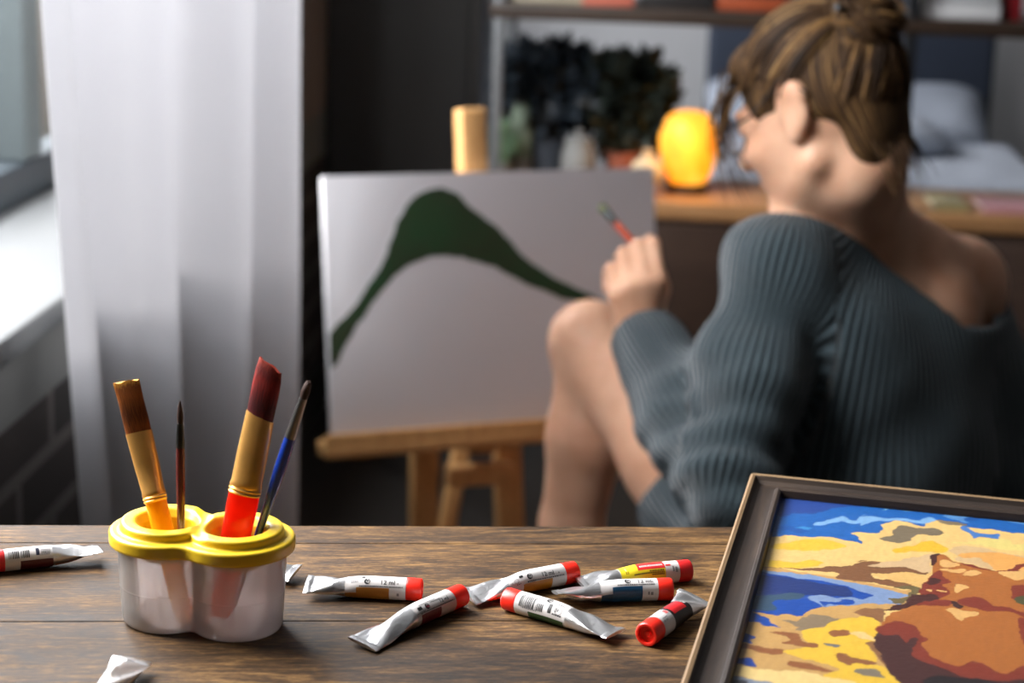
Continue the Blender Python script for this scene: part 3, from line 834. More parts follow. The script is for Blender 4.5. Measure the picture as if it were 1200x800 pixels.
# ochre, orange underside
t = Tube('paint tube with ochre band, its wide crimped foil end resting behind the green tube', (548,694), (674,670), twist=-0.16, roll=38, seed=7, crimp_h=0.003, capf=0.135, belly=0.6, dent=0.15)
t.label(0.335, 0.865).panel(0.46, 0.73, 36, 170, (182,118,28)); t.panel(0.12, 0.33, 58, 190, M_orange_print, 'orange_underside', False)
t.text('12 ml', 0.635, 20, 0.0026, bold=0.014).text('e', 0.79, 18, 0.0013).recycle(0.53, 4).rect(0.44, 0.475, -18, -4).arc(0.405, 6, 0.0012, 0.00145, 0, 360, M_ink_grey).fine(0.40, 0.44, 24).fine(0.5, 0.84, 30, 0.0007, M_ink).fine(0.345, 0.375, 10).done()
# green
t = Tube('paint tube with dark green band and barcode pointing left, in front of the blue tube', (722,738), (593,701), twist=0.05, roll=42, seed=8, crimp_h=0.004, capf=0.13, belly=0.55, dent=0.1)
t.label(0.405, 0.868).panel(0.42, 0.74, 56, 170, (38,72,30)); t.panel(0.0, 0.3, 110, 250, M_orange_print, 'red_underside', False)
t.barcode(0.715, 0.825, -16, 40).barcode(0.61, 0.68, 0, 40).rect(0.69, 0.708, -16, 40, ink(60,60,60)).rect(0.535, 0.565, -14, 34).recycle(0.585, -34).arc(0.475, 8, 0.0021, 0.00235, 0, 360, M_ink_grey).text('JV', 0.50, 15, 0.0017).fine(0.44, 0.52, 32, 0.0008, M_ink).fine(0.62, 0.82, -20).fine(0.62, 0.80, -30).fine(0.44, 0.52, -26).fine(0.66, 0.8, 42).done()
# yellow
t = Tube('paint tube with yellow band and red stripe, farthest back of the scattered group', (679,680), (808,668), twist=0.0, roll=46, seed=9, crimp_h=0.005, capf=0.12, belly=0.5, capmat=M_red_dark, dent=0.2)
t.label(0.34, 0.875).panel(0.345, 0.745, -180, 179, (224,202,34)).panel(0.50, 0.745, -60, -4, (206,38,40), 'red_stripe', off=0.00014)
t.text('OIL PAINT', 0.515, -17, 0.0017, M_label).fine(0.46, 0.73, 16, 0.0008, M_ink).fine(0.60, 0.73, 8, 0.0008, M_ink).fine(0.62, 0.73, 26, 0.0008, M_ink).fine(0.47, 0.56, 8, 0.0006, M_ink).fine(0.39, 0.42, -10, 0.002, ink(150,130,20)).rect(0.755, 0.80, -22, -12, M_red_ink).rect(0.81, 0.825, -10, 20, M_ink_grey).rect(0.835, 0.855, -4, 24, M_ink_grey).done() if False else None
t.fine(0.52, 0.73, -26, 0.0013, M_label).fine(0.46, 0.73, 16, 0.0008, M_ink).fine(0.60, 0.73, 6, 0.0008, M_ink).fine(0.62, 0.73, 26, 0.0008, M_ink).fine(0.39, 0.42, -4, 0.002, ink(150,130,20)).rect(0.755, 0.80, -24, -14, M_red_ink).rect(0.81, 0.825, -10, 20, M_ink_grey).rect(0.835, 0.855, -4, 24, M_ink_grey).done()
# blue
t = Tube('paint tube with teal blue band, lying just in front of the yellow-banded tube', (650,694), (787,690), twist=0.30, roll=22, seed=10, crimp_h=0.004, capf=0.13, belly=0.62)
t.label(0.375, 0.867).panel(0.475, 0.73, 26, 170, (22,72,108)).panel(0.38, 0.48, 62, 170, (20,62,94)); 
t.text('12 ml', 0.69, 8, 0.0026, bold=0.014).text('e', 0.815, 6, 0.0013).recycle(0.61, -6).fine(0.52, 0.84, 18, 0.0007, M_ink).fine(0.48, 0.56, -12).rect(0.775, 0.79, 56, 72, M_ink_grey).rect(0.80, 0.82, 58, 74, M_ink_grey).done()
# black
t = Tube('paint tube with black band and red square, cap towards viewer, beside the picture frame', (815,702), (757,744), twist=-0.25, roll=14, r=0.0065, seed=11, crimp_h=0.006, capf=0.17, belly=0.5, dent=0.1)
t.label(0.30, 0.83).panel(0.30, 0.635, -180, 179, (24,24,26)).panel(0.36, 0.60, -34, 30, M_red_ink, 'red_square', off=0.00014)
t.rect(0.645, 0.69, -22, 10, M_red_ink).fine(0.71, 0.80, 20).fine(0.73, 0.81, 34, 0.001).text('FOIL', 0.335, 0, 0.0012, M_label).done() if False else None
t.rect(0.645, 0.69, -22, 6, ink(200,90,90)).fine(0.71, 0.80, 16).fine(0.73, 0.81, 30, 0.001).rect(0.315, 0.335, -22, -10, M_label).rect(0.315, 0.335, -6, 8, M_label).done()
# ================================================================== framed painting lying on the table
FT = 0.022
Fp0 = onz(880, 553, TZ+FT)
fa = R_(-8.8); fu = Vector((math.cos(fa), math.sin(fa), 0)); fv = Vector((-fu.y, fu.x, 0))   # fv points away from the camera
FW, FH = 0.42, 0.40
fo = Fp0-fv*FH                                            # near left corner
pic = thing('framed_painting', (fo.x, fo.y, TZ), 'framed blue and ochre painting lying flat on the table edge', 'framed painting', rz=fa)
def frame_wood():
    return wood('walnut_frame_wood', [(0.25, srgb(22,17,15)), (0.5, srgb(40,31,26)), (0.72, srgb(62,49,39)), (0.9, srgb(96,78,60))], stretch=(1, 10, 10), scale=9, rough=0.5, fine=50)
M_pframe = frame_wood()
M_pframe_edge = wood('pale_frame_edge', [(0.2, srgb(92,72,50)), (0.6, srgb(126,102,74)), (0.9, srgb(150,126,94))], stretch=(1, 10, 10), scale=9, rough=0.55)
prof = [(0.0, 0.0), (0.0, FT-0.0015), (0.0014, FT), (0.0032, FT-0.0006), (0.0048, FT-0.0034), (0.0075, FT-0.0050), (0.0140, FT-0.0056), (0.0170, FT-0.0046), (0.0180, FT-0.0030), (0.0196, FT-0.0024), (0.0212, FT-0.0032), (0.0222, FT-0.0075), (0.0222, 0.0)]
def rail(L, M, name):
    """one mitred rail: profile across, run along local x"""
    b = MB(); rings = []
    for i in range(9):
        t = i/8; ring = []
        for w, z in prof: ring.append((lerp(w, L-w, t), w, z))
        rings.append(ring)
    b.loft(rings, True, True)
    for f, i in zip(range(len(b.f)), range(len(b.f))):
        k = min(b.f[f]) % len(prof)
        b.m[f] = 1 if (k in (1, 2) and len(b.f[f]) == 4) else 0
    o = b.build(name, [M_pframe, M_pframe_edge], pic, angle=25); o.matrix_local = M; return o
I4 = Matrix
rail(FW, Matrix.Translation((0, 0, 0)), 'frame_rail')
rail(FH, Matrix.Translation((FW, 0, 0)) @ Matrix.Rotation(PI/2, 4, 'Z'), 'frame_rail')
rail(FW, Matrix.Translation((FW, FH, 0)) @ Matrix.Rotation(PI, 4, 'Z'), 'frame_rail')
rail(FH, Matrix.Translation((0, FH, 0)) @ Matrix.Rotation(-PI/2, 4, 'Z'), 'frame_rail')
b = MB(); b.box(0.018, FW-0.018, 0.018, FH-0.018, 0.0, 0.004); b.build('backing_board', M_pframe, pic, smooth=False)

PZ = FT-0.008                                             # paint surface above the table
def loc2(px, py):
    p = onz(px, py, TZ+PZ)-Vector((fo.x, fo.y, 0)); return (p.x*fu.x+p.y*fu.y, p.x*fv.x+p.y*fv.y)
def qa(*p): return [loc2(830+x/6.153, 540+y/6.153) for x, y in p]
def qb(*p): return [loc2(1010+x/6.153, 540+y/6.153) for x, y in p]
def qc(*p): return [loc2(780+x/5.4545, 670+y/5.4545) for x, y in p]
def qd(*p): return [loc2(980+x/5.0, 640+y/5.0) for x, y in p]
SH = []
def shape(c, *parts): SH.append((c, [p for q in parts for p in q]))
# ---- patches, back to front
shape((26,98,178), qa((300,560),(470,100),(700,60)), qb((0,200),(1169,300),(1500,330),(1500,540),(1169,516),(1060,510),(900,486),(760,476),(752,456),(640,455),(560,432),(500,432),(470,470),(430,470),(350,446),(250,433),(150,456),(160,495),(110,515),(0,510)), qa((1100,510),(1030,525),(1070,540),(1105,592),(1060,578),(960,570),(880,549),(720,550),(620,536),(545,528),(500,545),(395,551)))
shape((38,72,150), qa((440,390),(500,150),(760,150),(1169,200)), qb((0,215),(60,240),(10,330)), qa((1000,325),(850,355),(760,375),(640,380),(560,402),(455,386)))
shape((30,110,190), qa((790,205),(900,210),(910,235),(850,245),(790,230)))
shape((22,84,165), qa((470,480),(600,470),(720,515),(620,510)))
shape((60,140,205), qa((630,480),(740,478),(720,500)))
shape((128,176,222), qa((752,452),(880,415),(970,400),(1060,428),(1110,400),(1150,388)), qb((0,405),(60,395),(150,410),(280,415),(400,430),(480,405),(525,425),(480,450),(400,452),(300,434),(150,432),(60,440),(0,462)), qa((1100,445),(1040,450),(960,428),(880,445),(820,462)))
shape((206,222,240), qa((1060,245),(1110,228),(1150,255),(1110,272)))
shape((150,186,226), qb((110,262),(210,275),(205,300),(120,288)))
shape((112,172,222), qb((165,360),(185,315),(240,320),(310,325),(340,280),(420,272),(480,295),(420,330),(440,355),(350,370),(250,345)))
shape((92,148,208), qb((480,325),(600,315),(700,345),(850,365),(900,385),(1000,365),(1110,375),(1400,370),(1400,470),(1110,455),(1000,425),(900,400),(740,410),(760,440),(700,430),(590,400),(600,380),(520,350)))
shape((28,84,158), qb((730,405),(800,410),(880,392),(920,405),(830,430),(760,425)))
shape((72,124,192), qb((715,490),(745,465),(830,510),(990,530),(998,562),(900,548),(825,555),(790,525)))
shape((124,110,88), qb((115,555),(230,535),(245,490),(310,468),(400,490),(530,485),(595,520),(500,540),(400,530),(330,575),(240,588)))
shape((132,116,92), qb((545,430),(640,432),(752,452),(740,465),(610,455)))
shape((236,192,62), qa((370,615),(480,600),(620,580),(760,565),(900,580),(970,615),(880,640),(720,650),(560,640),(420,625)))
shape((236,192,62), qa((320,735),(360,700),(480,715),(600,735),(720,710),(830,745),(720,765),(540,772),(320,752)))
shape((232,186,50), qb((220,640),(400,600),(490,575),(560,600),(640,640),(560,660),(470,650),(370,655),(270,665)))
shape((228,208,124), qb((640,590),(900,560),(1050,570),(1100,600),(1400,590),(1400,660),(1000,640),(820,600)))
shape((216,182,132), qb((640,640),(740,615),(900,640),(1169,690),(1500,720),(1500,790),(980,780),(830,750),(680,720),(700,680)))
shape((232,168,88), qb((710,680),(850,660),(1000,665),(1169,700),(1500,740),(1500,800),(1000,785),(930,740),(850,700),(740,695)))
shape((216,182,136), qd((200,120),(270,98),(400,85),(480,60),(560,48),(550,110),(570,125),(530,165),(430,130),(330,125),(240,128)))
shape((204,160,96), qa((300,800),(330,752)), qd((0,180),(200,215),(400,260),(480,240),(400,360),(300,380)), qd((240,470),(240,560),(360,800),(360,1200),(-1400,1200)), qc((100,709)))
shape((130,86,54), qa((335,748),(420,758),(540,772),(820,768),(1000,748),(1040,730),(1169,722)), qd((70,112),(95,92),(180,95),(220,85),(280,95),(200,120),(330,122),(430,128),(500,155),(540,150),(510,170),(400,155),(200,158),(210,185),(300,190),(400,210),(470,240),(380,245),(310,232),(200,210),(0,190)), qa((900,800),(330,760)))
shape((228,184,110), qd((200,165),(280,155),(400,155),(500,172),(560,155),(500,215),(470,240),(400,212),(300,190)))
shape((128,152,192), qa((305,775)), qc((690,-2),(900,10),(1050,42)), qd((60,208),(100,212),(250,240),(380,275),(420,290),(330,315),(380,340),(280,340),(150,330),(60,345),(0,340)), qc((1000,222),(930,210),(700,140),(520,60)))
shape((18,74,166), qa((295,800),(310,780)), qc((560,-4),(640,5),(800,30),(1040,65)), qd((150,262),(235,290),(150,305),(90,295),(0,298)), qc((1000,150),(930,165),(980,215),(940,240),(900,265),(850,275),(800,262),(710,278),(650,262),(560,250),(545,255),(650,285),(690,325),(740,345),(660,340),(590,320),(440,315),(440,270),(470,220),(500,100)))
shape((28,52,116), qc((505,90),(540,40),(600,15),(700,25),(850,40),(1000,75),(1180,110),(1190,150),(1090,155),(930,150),(800,165),(740,140),(620,145)))
shape((56,84,110), qc((480,200),(510,135),(640,145),(800,130),(900,145),(870,170),(720,190),(690,230),(620,240),(520,220)))
shape((18,74,166), qc((990,195),(1080,190),(1120,175),(1180,180),(1170,205),(1100,205),(1030,205),(1000,220)))
shape((20,70,160), qc((420,350),(500,368),(420,369)))
shape((20,70,160), qc((400,385),(470,385),(560,410),(520,420),(540,447),(395,437)))
shape((20,66,156), qc((360,525),(460,540),(540,550),(590,600),(480,595),(350,590)))
shape((142,122,96), qc((750,300),(850,310),(880,285),(960,270),(1110,295),(1090,320),(1040,335),(980,350),(900,375),(830,362),(850,345),(800,320)))
shape((236,192,62), qc((870,375),(980,355),(1060,325),(1130,300)), qd((100,415),(180,410),(240,450),(235,540),(190,580),(230,660),(200,670),(100,680),(130,690),(250,690),(310,730),(360,800),(360,900),(0,860)), qc((950,690),(1090,635),(1060,590),(760,520),(900,480),(970,485),(900,430)))
for q in (((640,375),(760,372),(840,385),(880,440),(980,460),(970,490),(870,475),(740,450),(740,435),(800,428),(720,395)), ((380,480),(480,455),(600,475),(760,500),(740,530),(600,515),(530,490),(380,492)), ((1035,385),(1080,368),(1160,372),(1150,400),(1090,412)), ((1090,520),(1150,520),(1200,555),(1200,595),(1150,590),(1095,555)), ((775,570),(900,575),(1080,630),(1000,635),(900,630),(800,605))):
    shape((150,92,52), qc(*q))
shape((110,108,112), qc((1015,460),(1060,455),(1140,475),(1070,482)))
shape((240,208,136), qc((340,598),(600,610),(720,630),(940,650),(1200,690),(1200,800),(700,800),(520,670),(330,652)))
shape((130,140,160), qc((320,655),(450,665),(600,690),(700,720),(720,1000),(200,1000)))
shape((60,60,70), qc((320,690),(450,700),(560,720),(600,1000),(200,1000)))
shape((142,98,62), qd((110,385),(170,360),(300,375),(280,420),(250,450),(180,415)))
shape((142,98,62), qd((185,570),(235,560),(270,650),(350,790),(300,720),(240,650)))
shape((146,92,54), qd((10,630),(60,630),(110,660),(230,670),(180,690),(70,690),(15,665)))
shape((130,118,100), qd((90,725),(200,710),(240,730),(280,775),(150,750)))
shape((236,200,130), qd((60,505),(150,500),(220,530),(230,550),(120,540)))
shape((112,98,62), qd((320,240),(420,225),(480,250),(470,280),(400,320),(350,335),(320,310),(400,300),(430,270),(420,250)))
shape((176,104,46), qd((570,110),(600,55),(640,45),(700,95),(760,115),(950,140),(960,160),(1060,200),(1100,195),(1500,220),(1500,1200),(500,1200),(360,800),(240,560),(240,470),(285,430),(380,370),(480,330),(490,240),(530,210),(570,150)))
BR = (132,52,36); MA = (74,36,32)
shape(MA, qd((552,100),(560,55),(610,42),(575,110)))
shape(BR, qd((570,160),(610,145),(640,180),(690,210),(640,235),(660,275),(600,300),(580,310),(660,320),(660,345),(560,345),(470,345),(500,310),(585,300),(470,270),(500,215)))
shape(BR, qd((700,95),(830,115),(960,140),(1100,110),(1300,90),(1300,120),(1100,130),(970,145),(760,120)))
shape(BR, qd((720,320),(780,300),(860,305),(910,350),(1000,350),(1100,390),(1300,430),(1300,460),(1100,420),(1000,385),(880,385),(790,355)))
shape(BR, qd((1015,250),(1060,220),(1100,225),(1200,260),(1180,310),(1050,310)))
shape((80,80,52), qd((1060,300),(1110,290),(1200,320),(1180,350),(1080,335)))
shape(MA, qd((300,380),(400,325),(440,285),(560,280),(585,300),(540,320),(470,340),(380,370)))
shape(MA, qd((525,205),(560,185),(630,200),(620,220),(540,220)))
shape((62,34,32), qd((660,325),(710,322),(760,350),(720,360)))
shape(BR, qd((270,460),(340,440),(430,460),(490,500),(540,545),(500,570),(520,620),(620,680),(720,700),(780,665),(880,690),(960,745),(1100,700),(1500,720),(1500,1200),(480,1200),(360,800),(240,560),(240,490)))
shape((72,38,36), qd((233,500),(290,520),(380,515),(410,570),(450,540),(490,545),(450,600),(440,640),(560,690),(700,740),(800,770),(1000,790),(1500,800),(1500,1200),(460,1200),(360,810),(290,700),(238,590)))
shape((34,26,28), qd((500,785),(700,765),(1000,800),(1500,830),(1500,1100),(480,1100)))
shape(BR, qd((1080,430),(1110,425),(1300,470),(1300,600),(1090,570)))
for q in (((605,90),(640,75),(690,95),(690,120),(620,120)), ((610,135),(750,130),(740,148),(640,150)), ((755,150),(790,135),(820,140),(845,168),(760,168)), ((955,150),(1000,140),(1100,135),(1300,140),(1300,200),(1100,195),(1050,200)), ((690,240),(720,222),(760,240),(740,265),(700,272)), ((640,375),(700,360),(850,395),(770,420),(745,445),(690,415)), ((500,250),(545,250),(540,262)), ((580,255),(630,255),(620,267))):
    shape((228,178,108), qd(*q))
def catmull(P, m=4):
    P = np.array(P); n = len(P); out_ = []
    for i in range(n):
        a, b2, c, d = P[i-1], P[i], P[(i+1) % n], P[(i+2) % n]
        if np.linalg.norm(c-b2) > 0.06: out_.append(b2); continue
        for j in range(m):
            t = j/m; out_.append(0.5*((2*b2)+(c-a)*t*0.8+0*b2+(2*a*0.8-(5-0.0)*b2*0.8+4*c*0.8-d*0.8+ (0.4*0)*b2)*t*t*0+0)+ (c-b2)*0) if False else out_.append(b2*(2*t**3-3*t**2+1)+(c-a)*0.38*(t**3-2*t**2+t)+c*(-2*t**3+3*t**2)+(d-b2)*0.38*(t**3-t**2))
    return np.array(out_)
gx = np.arange(0.021, FW-0.0205, 0.0008); gy = np.arange(0.021, FH-0.0205, 0.0008)
GX, GY = np.meshgrid(gx, gy)
def vnoise(X, Y, s, seed):
    r2 = np.random.default_rng(seed); T = r2.random((64, 64)); x = X*s; y = Y*s
    xi = np.floor(x).astype(int); yi = np.floor(y).astype(int); fx = x-xi; fy = y-yi; fx = fx*fx*(3-2*fx); fy = fy*fy*(3-2*fy)
    g_ = lambda i, j: T[(xi+i) % 64, (yi+j) % 64]
    return (g_(0,0)*(1-fx)+g_(1,0)*fx)*(1-fy)+(g_(0,1)*(1-fx)+g_(1,1)*fx)*fy-0.5
wx = GX+0.0022*vnoise(GX, GY, 260, 1)+0.004*vnoise(GX, GY, 90, 2); wy = GY+0.0022*vnoise(GX, GY, 260, 3)+0.004*vnoise(GX, GY, 90, 4)
wx = np.where(wx > 0.205, 0.41-wx, wx)                    # the half beyond the frame edge answers the traced half
colr = np.zeros(GX.shape+(3,)); colr[:] = [lin(v) for v in (234,196,122)]
for c, P in SH:
    P = catmull(P); x0, y0 = P.min(0); x1, y1 = P.max(0)
    sel = (wx >= x0) & (wx <= x1) & (wy >= y0) & (wy <= y1)
    if not sel.any(): continue
    px, py = wx[sel], wy[sel]; ins = np.zeros(px.shape, bool)
    for i in range(len(P)):
        ax, ay = P[i-1]; bx, by = P[i]
        cr = ((ay > py) != (by > py)) & (px < (bx-ax)*(py-ay)/(by-ay+1e-12)+ax); ins ^= cr
    full = np.zeros(GX.shape, bool); full[sel] = ins
    colr[full] = [lin(v) for v in c]
colr *= 0.50*(1+0.10*vnoise(GX, GY, 1200, 6)+0.12*vnoise(GX*1.0, GY*0.3, 600, 7))[..., None]
ny_, nx_ = GX.shape
V = np.stack([GX.ravel(), GY.ravel(), (PZ+0.00012*vnoise(GX, GY, 1000, 8)).ravel()], 1)
ii = np.arange(ny_*nx_).reshape(ny_, nx_)
Q = np.stack([ii[:-1,:-1].ravel(), ii[:-1,1:].ravel(), ii[1:,1:].ravel(), ii[1:,:-1].ravel()], 1)
pm, nt, out = new_mat('acrylic_painting')
bb = N(nt, 'ShaderNodeBsdfPrincipled', Roughness=0.42); at = N(nt, 'ShaderNodeAttribute', attribute_name='paint')
nt.links.new(at.outputs['Color'], bb.inputs['Base Color'])
tc = N(nt, 'ShaderNodeTexCoord'); nz = N(nt, 'ShaderNodeTexNoise', Scale=1400.0, Detail=2.0); nt.links.new(tc.outputs['Object'], nz.inputs['Vector'])
bp = N(nt, 'ShaderNodeBump', Strength=0.25, Distance=0.0003); nt.links.new(nz.outputs['Fac'], bp.inputs['Height']); nt.links.new(bp.outputs[0], bb.inputs['Normal'])
nt.links.new(bb.outputs[0], out.inputs['Surface'])
ob = mesh_obj('painted_canvas', V, Q, pm, pic)
ca = ob.data.color_attributes.new('paint', 'FLOAT_COLOR', 'POINT')
ca.data.foreach_set('color', np.concatenate([colr.reshape(-1, 3), np.ones((ny_*nx_, 1))], 1).astype(np.float32).ravel())
# ================================================================== wardrobe by the left wall
b = MB(); x0, x1, y0, y1 = WX+0.004, -0.322, 3.95, 5.15
wd = thing('wardrobe', ((x0+x1)/2, (y0+y1)/2, 0), 'tall dark charcoal wardrobe standing end-on behind the curtain', 'wardrobe')
cx, cy = (x0+x1)/2, (y0+y1)/2
b.box(x0-cx, x1-0.022-cx, y0-cy, y1-cy, 0.06, 2.3, 0.003); b.cur = 0
b.box(x0-cx+0.01, x1-0.04-cx, y0-cy+0.02, y1-cy-0.02, 0.0, 0.06)
b.build('carcass', M_charcoal, wd)
M_door = plain('wardrobe_door_brown_black', srgb(36,33,31), 0.5, var=0.05)
for k in range(2):
    b = MB(); ya = y0-cy+0.003+k*0.599; b.box(x1-0.021-cx, x1-cx, ya, ya+0.594, 0.065, 2.295, 0.003); dd = b.build('door', M_door, wd)
    b = MB(); yh = ya+(0.55 if k == 0 else 0.04); b.tube([(x1+0.025-cx, yh, 1.0), (x1+0.025-cx, yh, 1.16)], 0.005, 8); b.tube([(x1-cx, yh, 1.01), (x1+0.025-cx, yh, 1.01)], 0.004, 8); b.tube([(x1-cx, yh, 1.15), (x1+0.025-cx, yh, 1.15)], 0.004, 8); b.build('handle', M_dark_frame, dd)

# ================================================================== easel and canvas
M_pine = wood('pale_pine', [(0.25, srgb(170,120,70)), (0.55, srgb(208,160,104)), (0.85, srgb(228,188,134))], stretch=(12, 12, 1), scale=7, rough=0.5)
eaz = R_(25.0); eu = Vector((math.cos(eaz), math.sin(eaz), 0)); tilt = R_(10.0)
back = Vector((-eu.y, eu.x, 0)); ev = (Vector((0,0,1))*math.cos(tilt)+back*math.sin(tilt)); en = eu.cross(ev)     # en points to the viewer side
CBL = ony(390, 517, 2.85)
def on_canvas(px, py):
    d = ray(px, py); t = (CBL-CAM).dot(en)/d.dot(en); p = CAM+d*t-CBL; return p.dot(eu), p.dot(ev)
CWd = on_canvas(768, 300)[0]; CHt = on_canvas(374, 207)[1]
floorp = Vector((CBL.x+eu.x*CWd/2, CBL.y+eu.y*CWd/2, 0))
eas = thing('easel', floorp, 'pale pine studio easel holding the canvas with the green arch', 'easel', rz=eaz)
EM = frame_mat((0,0,0), eu, back, (0,0,1)).inverted()
def on_plane(px, py, n):
    d = ray(px, py); t = (CBL+en*n-CAM).dot(en)/d.dot(en); p = CAM+d*t-CBL-en*n; return p.dot(eu), p.dot(ev)
def le(u, v, n=0.0):
    """canvas plane (u along, v up, n out of the front) -> easel local"""
    return EM.to_3x3() @ (CBL+eu*u+ev*v+en*n-floorp)
CT = 0.020                                                 # canvas thickness; its back is the plane n = -CT
b = MB(); b.bar(le(-0.018, -0.0135, -0.006), le(CWd+0.05, -0.0135, -0.006), 0.062, 0.025, up=EM.to_3x3() @ ev, bev=0.004); 
b.bar(le(-0.018, 0.004, 0.022), le(CWd+0.05, 0.004, 0.022), 0.006, 0.02, up=EM.to_3x3() @ ev, bev=0.002)
b.build('tray', M_pine, eas)
n0 = -CT-0.022-0.002
uc, mtop = on_plane(551, 138, n0)
b = MB(); b.bar(le(uc, -0.045, n0), le(uc, mtop+0.015, n0), 0.044, 0.040, up=EM.to_3x3() @ en, bev=0.004); b.build('mast', M_pine, eas)
def ground(p, q):
    """extend the line p->q down to the floor (easel local)"""
    d = q-p; return p+d*((0.0-p.z)/d.z)
legs = []
for pa, pb in (((497,530),(496,615)), ((594,525),(597,615))):
    ua, va = on_plane(*pa, n0-0.036); ub, vb = on_plane(*pb, n0-0.036)
    p, q = le(ua, va, n0-0.036), le(ub, vb, n0-0.036)
    g_ = ground(p, q); top = p+(p-q).normalized()*0.16
    b = MB(); b.bar(g_, top, 0.045, 0.028, up=EM.to_3x3() @ en, bev=0.003); b.build('leg', M_pine, eas); legs.append((g_, top))
p = le(uc, 0.25, n0-0.06); g_ = Vector((p.x-0.03, p.y+0.50, 0.0))
b = MB(); b.bar(g_, p, 0.042, 0.026, up=(0,-1,0.3), bev=0.003); b.build('rear_leg', M_pine, eas)
nc = n0-0.036+0.030
ua, va = on_plane(524, 557, nc); ub, vb = on_plane(600, 553, nc)
b = MB(); b.bar(le(ua, va, nc), le(ub, vb, nc), 0.03, 0.034, up=(0,0,1), bev=0.003); b.build('crossbar', M_pine, eas)
s0, s1 = on_plane(545,500,n0-0.10), on_plane(524,615,n0-0.10)
b = MB(); b.bar(le(s0[0], s0[1], n0-0.10), ground(le(s0[0], s0[1], n0-0.10), le(s1[0], s1[1], n0-0.10)), 0.028, 0.024, up=EM.to_3x3() @ en, bev=0.003); b.build('strut', M_pine, eas)

M_canvas = plain('primed_canvas', srgb(206,204,208), 0.8, var=0.015, scale=10, bump=0.15, bscale=900)
cv = thing('painting_canvas', CBL, 'stretched white canvas with a dark green arch painted on it, on the easel', 'canvas')
cv.rotation_euler = frame_mat((0,0,0), eu, ev, en).to_3x3().to_euler()
# front: a grid whose paint colour is the green arch
def arch_poly():
    up_ = [(386,392),(420,352),(448,308),(466,258),(484,231),(508,220),(532,225),(552,244),(585,268),(612,300),(650,326),(706,352)]
    lo_ = [(700,357),(660,350),(620,334),(580,312),(540,301),(510,300),(476,312),(446,342),(420,378),(394,425),(388,428)]
    return catmull([on_canvas(*p) for p in up_+lo_], 5)
gxs = np.arange(0, CWd+0.001, 0.0016); gys = np.arange(0, CHt+0.001, 0.0016)
GX, GY = np.meshgrid(gxs, gys); P = arch_poly()
wx = GX+0.003*vnoise(GX, GY, 70, 11); wy = GY+0.003*vnoise(GX, GY, 70, 12); ins = np.zeros(GX.shape, bool)
for i in range(len(P)):
    ax, ay = P[i-1]; bx, by = P[i]
    ins ^= ((ay > wy) != (by > wy)) & (wx < (bx-ax)*(wy-ay)/(by-ay+1e-12)+ax)
col_ = np.zeros(GX.shape+(3,)); col_[:] = [lin(v) for v in (208,206,210)]
gr = np.array([lin(v) for v in (22,62,28)]); g2 = np.array([lin(v) for v in (38,50,24)])
mixf = np.clip(0.5+1.2*vnoise(GX, GY, 12, 13)+0.7*vnoise(GX, GY*4, 60, 14), 0, 1)[..., None]
col_[ins] = (gr*(1-mixf)+g2*mixf)[ins]
ny_, nx_ = GX.shape
V = np.stack([GX.ravel(), GY.ravel(), np.where(ins, 0.0006, 0.0001).ravel()], 1); ii = np.arange(ny_*nx_).reshape(ny_, nx_)
Q = np.stack([ii[:-1,:-1].ravel(), ii[:-1,1:].ravel(), ii[1:,1:].ravel(), ii[1:,:-1].ravel()], 1)
am, nt, out = new_mat('canvas_with_green_paint')
bb = N(nt, 'ShaderNodeBsdfPrincipled', Roughness=0.7); at = N(nt, 'ShaderNodeAttribute', attribute_name='paint'); nt.links.new(at.outputs['Color'], bb.inputs['Base Color'])
tc = N(nt, 'ShaderNodeTexCoord'); nz = N(nt, 'ShaderNodeTexNoise', Scale=900.0); nt.links.new(tc.outputs['Object'], nz.inputs['Vector'])
bp = N(nt, 'ShaderNodeBump', Strength=0.15, Distance=0.0004); nt.links.new(nz.outputs['Fac'], bp.inputs['Height']); nt.links.new(bp.outputs[0], bb.inputs['Normal'])
nt.links.new(bb.outputs[0], out.inputs['Surface'])
ob = mesh_obj('painted_face', V, Q, am, cv)
ca = ob.data.color_attributes.new('paint', 'FLOAT_COLOR', 'POINT')
ca.data.foreach_set('color', np.concatenate([col_.reshape(-1, 3), np.ones((ny_*nx_, 1))], 1).astype(np.float32).ravel())
b = MB(); b.box(0, CWd, 0, CHt, -CT, 0.0, 0.0025); b.build('stretched_canvas', M_canvas, cv)
b = MB()
for q in ((0.004, CWd-0.004, 0.004, 0.04), (0.004, CWd-0.004, CHt-0.04, CHt-0.004), (0.004, 0.04, 0.04, CHt-0.04), (CWd-0.04, CWd-0.004, 0.04, CHt-0.04)): b.box(q[0], q[1], q[2], q[3], -CT-0.0015, -CT+0.001)
b.build('stretcher_bars', M_pine, cv)

# ================================================================== shelving unit behind the easel
SY0, SY1 = 3.72, 4.06
M_shelf = wood('dark_shelf_wood', [(0.25, srgb(34,25,19)), (0.55, srgb(50,37,27)), (0.85, srgb(70,52,38))], rough=0.5)
M_oak = wood('oak_board', [(0.25, srgb(118,84,54)), (0.55, srgb(158,116,76)), (0.85, srgb(186,144,100))], rough=0.45)
M_post = plain('pale_grey_steel', srgb(120,122,124), 0.4, metal=0.6, var=0.05); M_postd = plain('black_steel', srgb(26,28,32), 0.45, metal=0.3)
M_drawer = wood('dark_walnut', [(0.25, srgb(40,28,22)), (0.6, srgb(60,44,35)), (0.9, srgb(82,62,48))], rough=0.5)
SX0 = ony(582, 100, SY0).x; SX1 = 1.25
SZ = ony(800, 238, SY0).z; UZ = ony(800, 30, SY0).z
su = thing('shelving_unit', (SX0, SY0, 0), 'low open shelving unit with oak board and dark upper shelf behind the easel', 'shelving unit')
D_ = SY1-SY0; W_ = SX1-SX0
